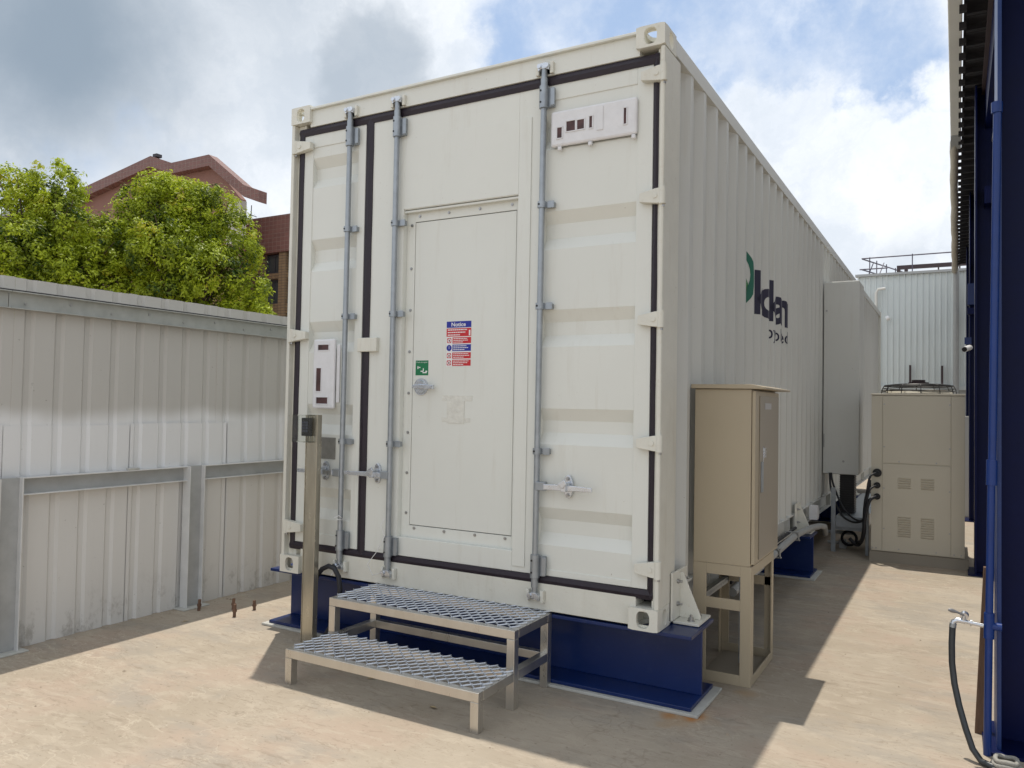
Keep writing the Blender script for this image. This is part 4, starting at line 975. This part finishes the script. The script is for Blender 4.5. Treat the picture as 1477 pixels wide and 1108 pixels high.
# water pipe, tap, hose, plank
t = thing('water_pipe', 'upright bright blue water pipe in front of the blue shed column', 'pipe', (1.325, .29, G))
def px(z): return 1.3235 + (z + .36) * .0122
MB().tube([(px(z), .29, z) for z in (G, .8)], .0145, 16).build('pipe', pipeblue, t)
MB().tube([(px(z) + .002, .29, z) for z in (.79, 2.33)], .0155, 16).build('pipe', pipeblue, t)
MB().tube([(px(z) + .001, .29, z) for z in (.755, .86)], .0205, 16).build('pipe_coupling', pipeblue, t, .002)
MB().tube([(px(z), .29, z) for z in (.12, .225)], .0195, 16).tube([(px(.17), .29, .172), (px(.17) + .045, .29, .172)], .016, 14).build('pipe_tee', pipeblue, t, .002)
MB().tube([(px(2.33), .29, 2.32), (px(2.33), .29, 2.365)], .021, 16).build('pipe_cap', pipeblue, t, .003)
t = thing('water_tap', 'chrome garden tap with a lever sticking out of the blue pipe', 'tap', (1.25, .285, .17))
MB().tube([(1.310, .285, .170), (1.245, .285, .178)], .0085, 12).tube([(1.245, .285, .178), (1.215, .285, .180), (1.202, .285, .172), (1.198, .285, .155)], .011, 12).tube([(1.262, .285, .176), (1.268, .285, .1755)], .014, 6).build('tap_body', zincb, t)
MB().tube([(1.238, .285, .18), (1.240, .282, .205)], .010, 12).tube([(1.240, .275, .200), (1.242, .295, .206)], .016, 14).build('valve', zincb, t)
MB().tube([(1.240, .275, .205), (1.215, .268, .216), (1.195, .262, .222), (1.182, .26, .224)], [.004, .005, .009, .005], 10).build('tap_lever', mat('grey_lever', (.22, .22, .23), .4, metal=.5), t)
MB().tube([(1.200, .285, .164), (1.198, .285, .148)], .0135, 14).build('hose_clamp', zinc, t)
o = MB().tube([(1.198, .285, .158), (1.195, .28, .08), (1.196, .275, .0), (1.205, .26, -.08), (1.222, .24, -.16), (1.245, .215, -.24), (1.27, .19, -.31), (1.30, .17, -.345), (1.36, .13, -.348), (1.45, .12, -.348)], .0125, 12).build('garden_hose', mat('dark_hose', (.03, .035, .04), .35, var=.3, vscale=12, dirt=.4, dirtcol=(.12, .11, .08)))
tag(o, 'dark rubber hose hanging from the chrome tap down to the ground', 'hose')
o = MB().add([(1.283, .52, G), (1.318, .52, G), (1.318, .55, G), (1.283, .55, G), (1.318, .60, .36), (1.352, .60, .36), (1.352, .63, .36), (1.318, .63, .36)], [(0, 1, 2, 3), (4, 5, 6, 7), (0, 1, 5, 4), (1, 2, 6, 5), (2, 3, 7, 6), (3, 0, 4, 7)]).build('plank', wood, None, .002)
tag(o, 'weathered brown plank leaning against the blue column behind the pipe', 'plank')
m = MB()
for j in range(3):
    m.tube([(1.385 + (.05 - .006 * j) * math.cos(a), .16 + (.05 - .006 * j) * math.sin(a), G + .012 + .016 * j + .004 * math.sin(3 * a)) for a in [R(q * 20) for q in range(19)]], .009, 8)
o = m.build('rope_coil', mat('grey_rope', (.32, .31, .28), .9, bump=.7, bscale=120)); tag(o, 'small coil of grey rope on the ground at the bottom right corner', 'rope')

# ------------------------------------------------------------------ white clad building at the end of the yard
t = thing('factory_building', 'pale corrugated clad building closing the far end of the yard', 'building', (2, 15, G))
v = []; f = []; x = -.68; pr2 = []
while x < 5: pr2 += [(x, 0), (x + .015, -.018), (x + .035, -.018), (x + .05, 0)]; x += .112
for xx, dd in pr2: v += [(xx, 15 + dd, 1.62), (xx, 15 + dd, 4.0)]
MB().add(v, [(2 * i, 2 * i + 2, 2 * i + 3, 2 * i + 1) for i in range(len(pr2) - 1)]).build('wall_cladding', bwhite, t)
MB().box(-.68, 5, 15.01, 22, G, 4.0).build('wall', bwhite2, t)
MB().box(-.72, 5, 14.93, 15.06, 4.0, 4.05).build('roof_edge', bwhite2, t)
MB().box(-.70, 5, 14.93, 15.005, 1.54, 1.62).build('base_flashing', bwhite, t)
MB().tube([(-.30, 14.90, 3.1), (-.30, 14.90, 3.62), (-.26, 14.88, 3.70), (-.12, 14.88, 3.71)], .03, 10).build('vent_pipe', gutw, t)
MB().tube([(-.10, 14.86, 3.05), (-.04, 14.86, 3.08)], .05, 10).build('wall_lamp', white, t)
MB().box(.34, .38, 14.88, 14.92, 1.64, 2.06).build('stub_pipe', darksteel, t); MB().box(.93, .97, 14.88, 14.92, 1.64, 2.04).build('stub_pipe', darksteel, t)
t = thing('roof_railing', 'thin dark pipe railing around the roof edge of the pale clad building', 'railing', (.4, 15.2, 4.05))
m = MB().tube([(-.62, 15.2, 4.44), (5, 15.2, 4.46)], .014, 8).tube([(-.66, 15.2, 4.20), (-.1, 15.2, 4.20)], .014, 8).tube([(-.60, 15.2, 4.43), (.22, 17.8, 4.44)], .016, 8).tube([(-.62, 15.2, 4.20), (.22, 17.8, 4.20)], .016, 8)
m.build('handrail', railm, t)
for x, yy in ((-.46, 15.25), (.38, 15.2), (1.6, 15.2), (2.8, 15.2), (-.36, 15.75), (-.20, 16.3), (-.05, 16.9)): MB().tube([(x, yy, 4.05), (x, yy, 4.47)], .012, 6).build('post', railm, t)
for x in (-.50, -.28): MB().tube([(x, 15.3, 4.05), (x + .07, 15.7, 4.40)], .012, 6).build('brace', railm, t)
t = thing('roof_platform', 'long dark brown steel platform frame lying on the roof of the pale clad building', 'platform', (1.2, 16, 4.05))
MB().box(.05, 5, 15.7, 15.8, 4.24, 4.32).box(.05, .12, 15.7, 15.8, 4.06, 4.24).box(.20, .27, 15.7, 15.8, 4.06, 4.24).build('frame', darksteel, t)
MB().box(.40, 5, 16.0, 16.1, 4.06, 4.17).build('lower_frame', darksteel, t)
for x in (.85, 1.25): MB().box(x, x + .03, 15.68, 15.7, 4.06, 4.22).build('post', darksteel, t)
o = MB().box(1.27, 1.66, 8.95, 9.10, G, 1.02).build('low_wall', mat('white_render', (.66, .66, .64), .8, var=.05, dirt=.1), None, .005); tag(o, 'short white rendered wall seen between the chiller and the navy columns', 'wall')

# ------------------------------------------------------------------ tiled building behind the trees
t = thing('tiled_building', 'large red brown tiled building with gabled roof and tan piers behind the trees', 'building', (-33, 22, G))
TOP = [(-47.5, 9.9), (-38.34, 12.5), (-32.99, 12.98), (-31.41, 12.40), (-28.77, 12.40), (-26.38, 10.70), (-25.45, 10.33)]
TOP = [(-42.5, 10.9), (-38.34, 12.05), (-32.99, 12.92), (-31.41, 12.36), (-28.77, 12.38), (-26.38, 10.66), (-25.45, 10.32)]
m = MB(); th = .52
for i in range(len(TOP) - 1):
    (xa, za), (xb_, zb2) = TOP[i], TOP[i + 1]
    m.add([(xa, 20.5, za), (xb_, 20.5, zb2), (xb_, 20.5, zb2 - th), (xa, 20.5, za - th), (xa, 20.98, za), (xb_, 20.98, zb2), (xb_, 20.98, zb2 - th), (xa, 20.98, za - th)], [(0, 1, 2, 3), (4, 7, 6, 5), (0, 4, 5, 1), (3, 2, 6, 7)])
xe, ze = TOP[-1]; m.add([(xe, 20.5, ze), (xe, 20.98, ze), (xe, 20.98, ze - th), (xe, 20.5, ze - th)], [(0, 1, 2, 3)])
m.build('roof', tilepink, t)
m = MB(); pts = [(x, z - th - .01) for x, z in TOP[:-2]] + [(-27.0, 10.2), (-27.0, G), (-42.0, G)]
m.prism(pts, 'y', 20.9, 21.2); m.build('gable_wall', tilepale, t)
MB().box(-42, -31.0, 21.21, 28.5, G, 9.6).build('rear_block', tilepale, t)
MB().box(-27.9, -26.99, 20.88, 21.22, 8.2, 10.15).build('corner_wall', plaster, t)
MB().tube([(-26.2, 20.8, 9.8), (-26.25, 20.8, 8.2)], .02, 6).build('rain_chain', roofdark, t)
MB().box(-33.1, -32.8, 20.7, 21.0, 12.93, 13.08).box(-31.9, -31.6, 22.5, 22.8, 12.55, 12.95).build('roof_vent', roofdark, t)
# right wing
MB().box(-30.2, -14, 22.8, 30, 8.10, 9.85).build('parapet', tilepink, t)
MB().box(-30.2, -14, 23.3, 29.9, G, 8.095).build('wing_wall', tileyel, t)
for k in range(9):
    x = -28.2 + k * 1.57; MB().box(x, x + .47, 22.9, 23.29, G, 8.095).build('pier', tileyel, t)
    for (za, zb2) in ((7.17, 8.06), (5.70, 6.86), (4.0, 5.2)):
        wf = MB(); frame(wf, x + .50, x + 1.55, za, zb2, x + .57, x + 1.48, za + .07, zb2 - .07, 23.16, 23.28); wo_ = wf.build('window', roofdark, t)
        MB().box(x + .5705, x + 1.4795, 23.22, 23.24, za + .0705, zb2 - .0705).build('pane', wglass, wo_)
        MB().box(x + 1.0, x + 1.04, 23.19, 23.215, za + .071, zb2 - .071).build('mullion', roofdark, wo_)
for (za, zb2) in ((6.87, 7.16), (5.21, 5.69)): MB().box(-29.6, -14, 23.0, 23.28, za, zb2).build('spandrel', tileyel, t)
MB().box(-29.7, -28.215, 22.92, 23.29, G, 8.095).build('pier', tileyel, t)
MB().tube([(-28.6, 22.9, 9.85), (-28.6, 22.9, 10.15)], .03, 6).tube([(-28.6, 22.9, 10.1), (-28.2, 22.9, 9.95)], .02, 6).build('antenna', roofdark, t)
# left wing
MB().box(-62, -42.51, 20.8, 28, 9.35, 11.0).build('parapet', tilepink, t)
MB().box(-62, -42.51, 21.3, 27.9, G, 9.345).build('wing_wall', tilepale, t)
MB().box(-62, -43.0, 22.5, 27, 11.0, 12.05).build('rooftop_room', roofdark, t); MB().box(-62, -42.8, 22.2, 27.2, 12.05, 12.25).build('rooftop_slab', bwhite2, t)

# ------------------------------------------------------------------ trees
noise_mid = .47
def tree(label, base, lobes, nleaf, seed, trunk_h, fill=1.0):
    rr = random.Random(seed); t = thing('broadleaf_tree', label, 'tree', base, 'trees behind the fence')
    bx_, by_, bz_ = base
    m = MB(); top = (bx_ + .1, by_, bz_ + trunk_h)
    m.tube([(bx_, by_, bz_), (bx_ + .05, by_ + .04, bz_ + trunk_h * .5), top], [.20, .15, .12], 10)
    m.build('trunk', barkm, t)
    lm = MB()
    for (cx, cy, cz, rx, rz) in lobes:
        mid = ((top[0] + cx) / 2 + rr.uniform(-.2, .2), (top[1] + cy) / 2, (top[2] + cz) / 2 - .1)
        lm.tube([top, mid, (cx, cy, cz)], [.09, .055, .02], 7)
        for k in range(4):
            a = rr.uniform(0, 6.28); e = (cx + rx * .7 * math.cos(a), cy + rx * .7 * math.sin(a), cz + rz * rr.uniform(-.2, .8)); lm.tube([mid, ((mid[0] + e[0]) / 2, (mid[1] + e[1]) / 2, (mid[2] + e[2]) / 2 + .1), e], [.03, .02, .008], 5)
    lm.build('limbs', barkm, t)
    tot = sum(l[3] ** 2 for l in lobes); V = []; F = []; T = []
    for (cx, cy, cz, rx, rz) in lobes:
        nt_ = max(10, int(nleaf / 26 * rx ** 2 / tot))
        for k in range(nt_):
            # tuft centre on an uneven shell, some inside
            z = rr.uniform(-.75, 1); a = rr.uniform(0, 2 * math.pi); q = math.sqrt(max(0, 1 - z * z))
            d = Vector((q * math.cos(a), q * math.sin(a), z))
            nn = noise.noise(d * 2.3 + Vector((cx, cy, cz))) ; rad = (.86 + .30 * nn) * (1 if rr.random() < .75 else rr.uniform(.5, .95))
            c = Vector((cx + d.x * rx * rad, cy + d.y * rx * rad, cz + d.z * rz * rad))
            if noise.noise(d * 3.2 + Vector((cy, cz, cx))) < -.08 and rr.random() < .72: continue
            tint0 = min(.95, max(0, noise_mid + .80 * noise.noise(c * 1.7) + rr.uniform(-.25, .32)))
            if noise.noise(c * .75 + Vector((9, 4, 2))) > .66: tint0 = min(1, tint0 + .40)
            tr_ = rr.uniform(.10, .20)
            for j in range(26):
                g3 = Vector((rr.gauss(0, 1), rr.gauss(0, 1), rr.gauss(0, 1))).normalized(); p = c + g3 * tr_ * rr.uniform(.35, 1) + Vector((0, 0, tr_ * .3))
                n_ = (g3 * .5 + d * .5 + Vector((rr.uniform(-.7, .7), rr.uniform(-.7, .7), rr.uniform(-.2, .9)))).normalized()
                u_ = n_.orthogonal().normalized(); u_.rotate(Matrix.Rotation(rr.uniform(0, 6.28), 3, n_)); w_ = n_.cross(u_); s_ = rr.uniform(.032, .060)
                b_ = len(V); V += [p - u_ * s_, p + w_ * s_ * .42 + n_ * s_ * .12, p + u_ * s_, p - w_ * s_ * .42 + n_ * s_ * .12]; F.append((b_, b_ + 1, b_ + 2, b_ + 3)); T.append(min(1, max(0, tint0 + rr.uniform(-.13, .13))))
    me = bpy.data.meshes.new('crown'); me.from_pydata([tuple(v - Vector(base)) for v in V], [], F); me.materials.append(leafm)
    at = me.attributes.new('tint', 'FLOAT', 'FACE'); at.data.foreach_set('value', T); me.update()
    o = bpy.data.objects.new('crown', me); col.objects.link(o); o.parent = t
ex, ey = .869, .495          # direction across the view; lobes are spread along it and in depth
def lob(cx, cy, s, dep, z, r, rz): return (cx + ex * s - ey * dep, cy + ey * s + ex * dep, z, r, rz)
C1 = (-14.4, 8.17)
tree('wide bushy light green tree with yellow young leaves behind the fence, right of the two', (C1[0] + .2, C1[1] + .1, G),
     [lob(*C1, -.15, 0, 5.3, .95, .95), lob(*C1, -.95, .1, 5.15, .75, .75), lob(*C1, .65, .2, 5.2, .85, .8), lob(*C1, 1.25, .1, 4.6, .75, .75), lob(*C1, -1.1, -.2, 4.3, .8, .8),
      lob(*C1, 0, -.7, 4.3, .9, .85), lob(*C1, .95, -.5, 3.85, .85, .75), lob(*C1, 1.62, 0, 3.6, .58, .75), lob(*C1, -.9, -.5, 3.35, .8, .75), lob(*C1, .2, -.6, 3.2, .9, .7), lob(*C1, -1.75, 0, 3.5, .7, .8), lob(*C1, 1.5, -.2, 2.9, .7, .6), lob(*C1, -.1, .3, 4.0, 1.2, 1.2), lob(*C1, -.45, -.2, 5.75, .5, .42), lob(*C1, .35, 0, 5.6, .5, .5), lob(*C1, -1.9, .1, 4.4, .7, .7), lob(*C1, -2.0, -.2, 2.9, .7, .7), lob(*C1, 1.85, .1, 2.8, .45, .6)], 105000, 3, 2.6)
C2 = (-16.2, 6.1)
tree('tall pointed green tree at the left edge behind the fence', (C2[0], C2[1], G),
     [lob(*C2, -.6, 0, 5.45, .5, .62), lob(*C2, .35, 0, 5.55, .55, .65), lob(*C2, -.15, .1, 5.2, .6, .6), lob(*C2, -.9, 0, 4.3, .75, .75), lob(*C2, .55, -.1, 4.7, .75, .8), lob(*C2, 0, -.5, 4.1, .85, .75),
      lob(*C2, .8, -.2, 3.6, .8, .8), lob(*C2, -1.0, -.2, 3.3, .85, .75), lob(*C2, -.1, -.6, 3.1, .9, .7), lob(*C2, -1.7, 0, 3.6, .6, .7), lob(*C2, .1, .4, 4.2, 1.0, 1.1), lob(*C2, 1.3, .2, 4.2, .6, .8)], 72000, 5, 2.6)
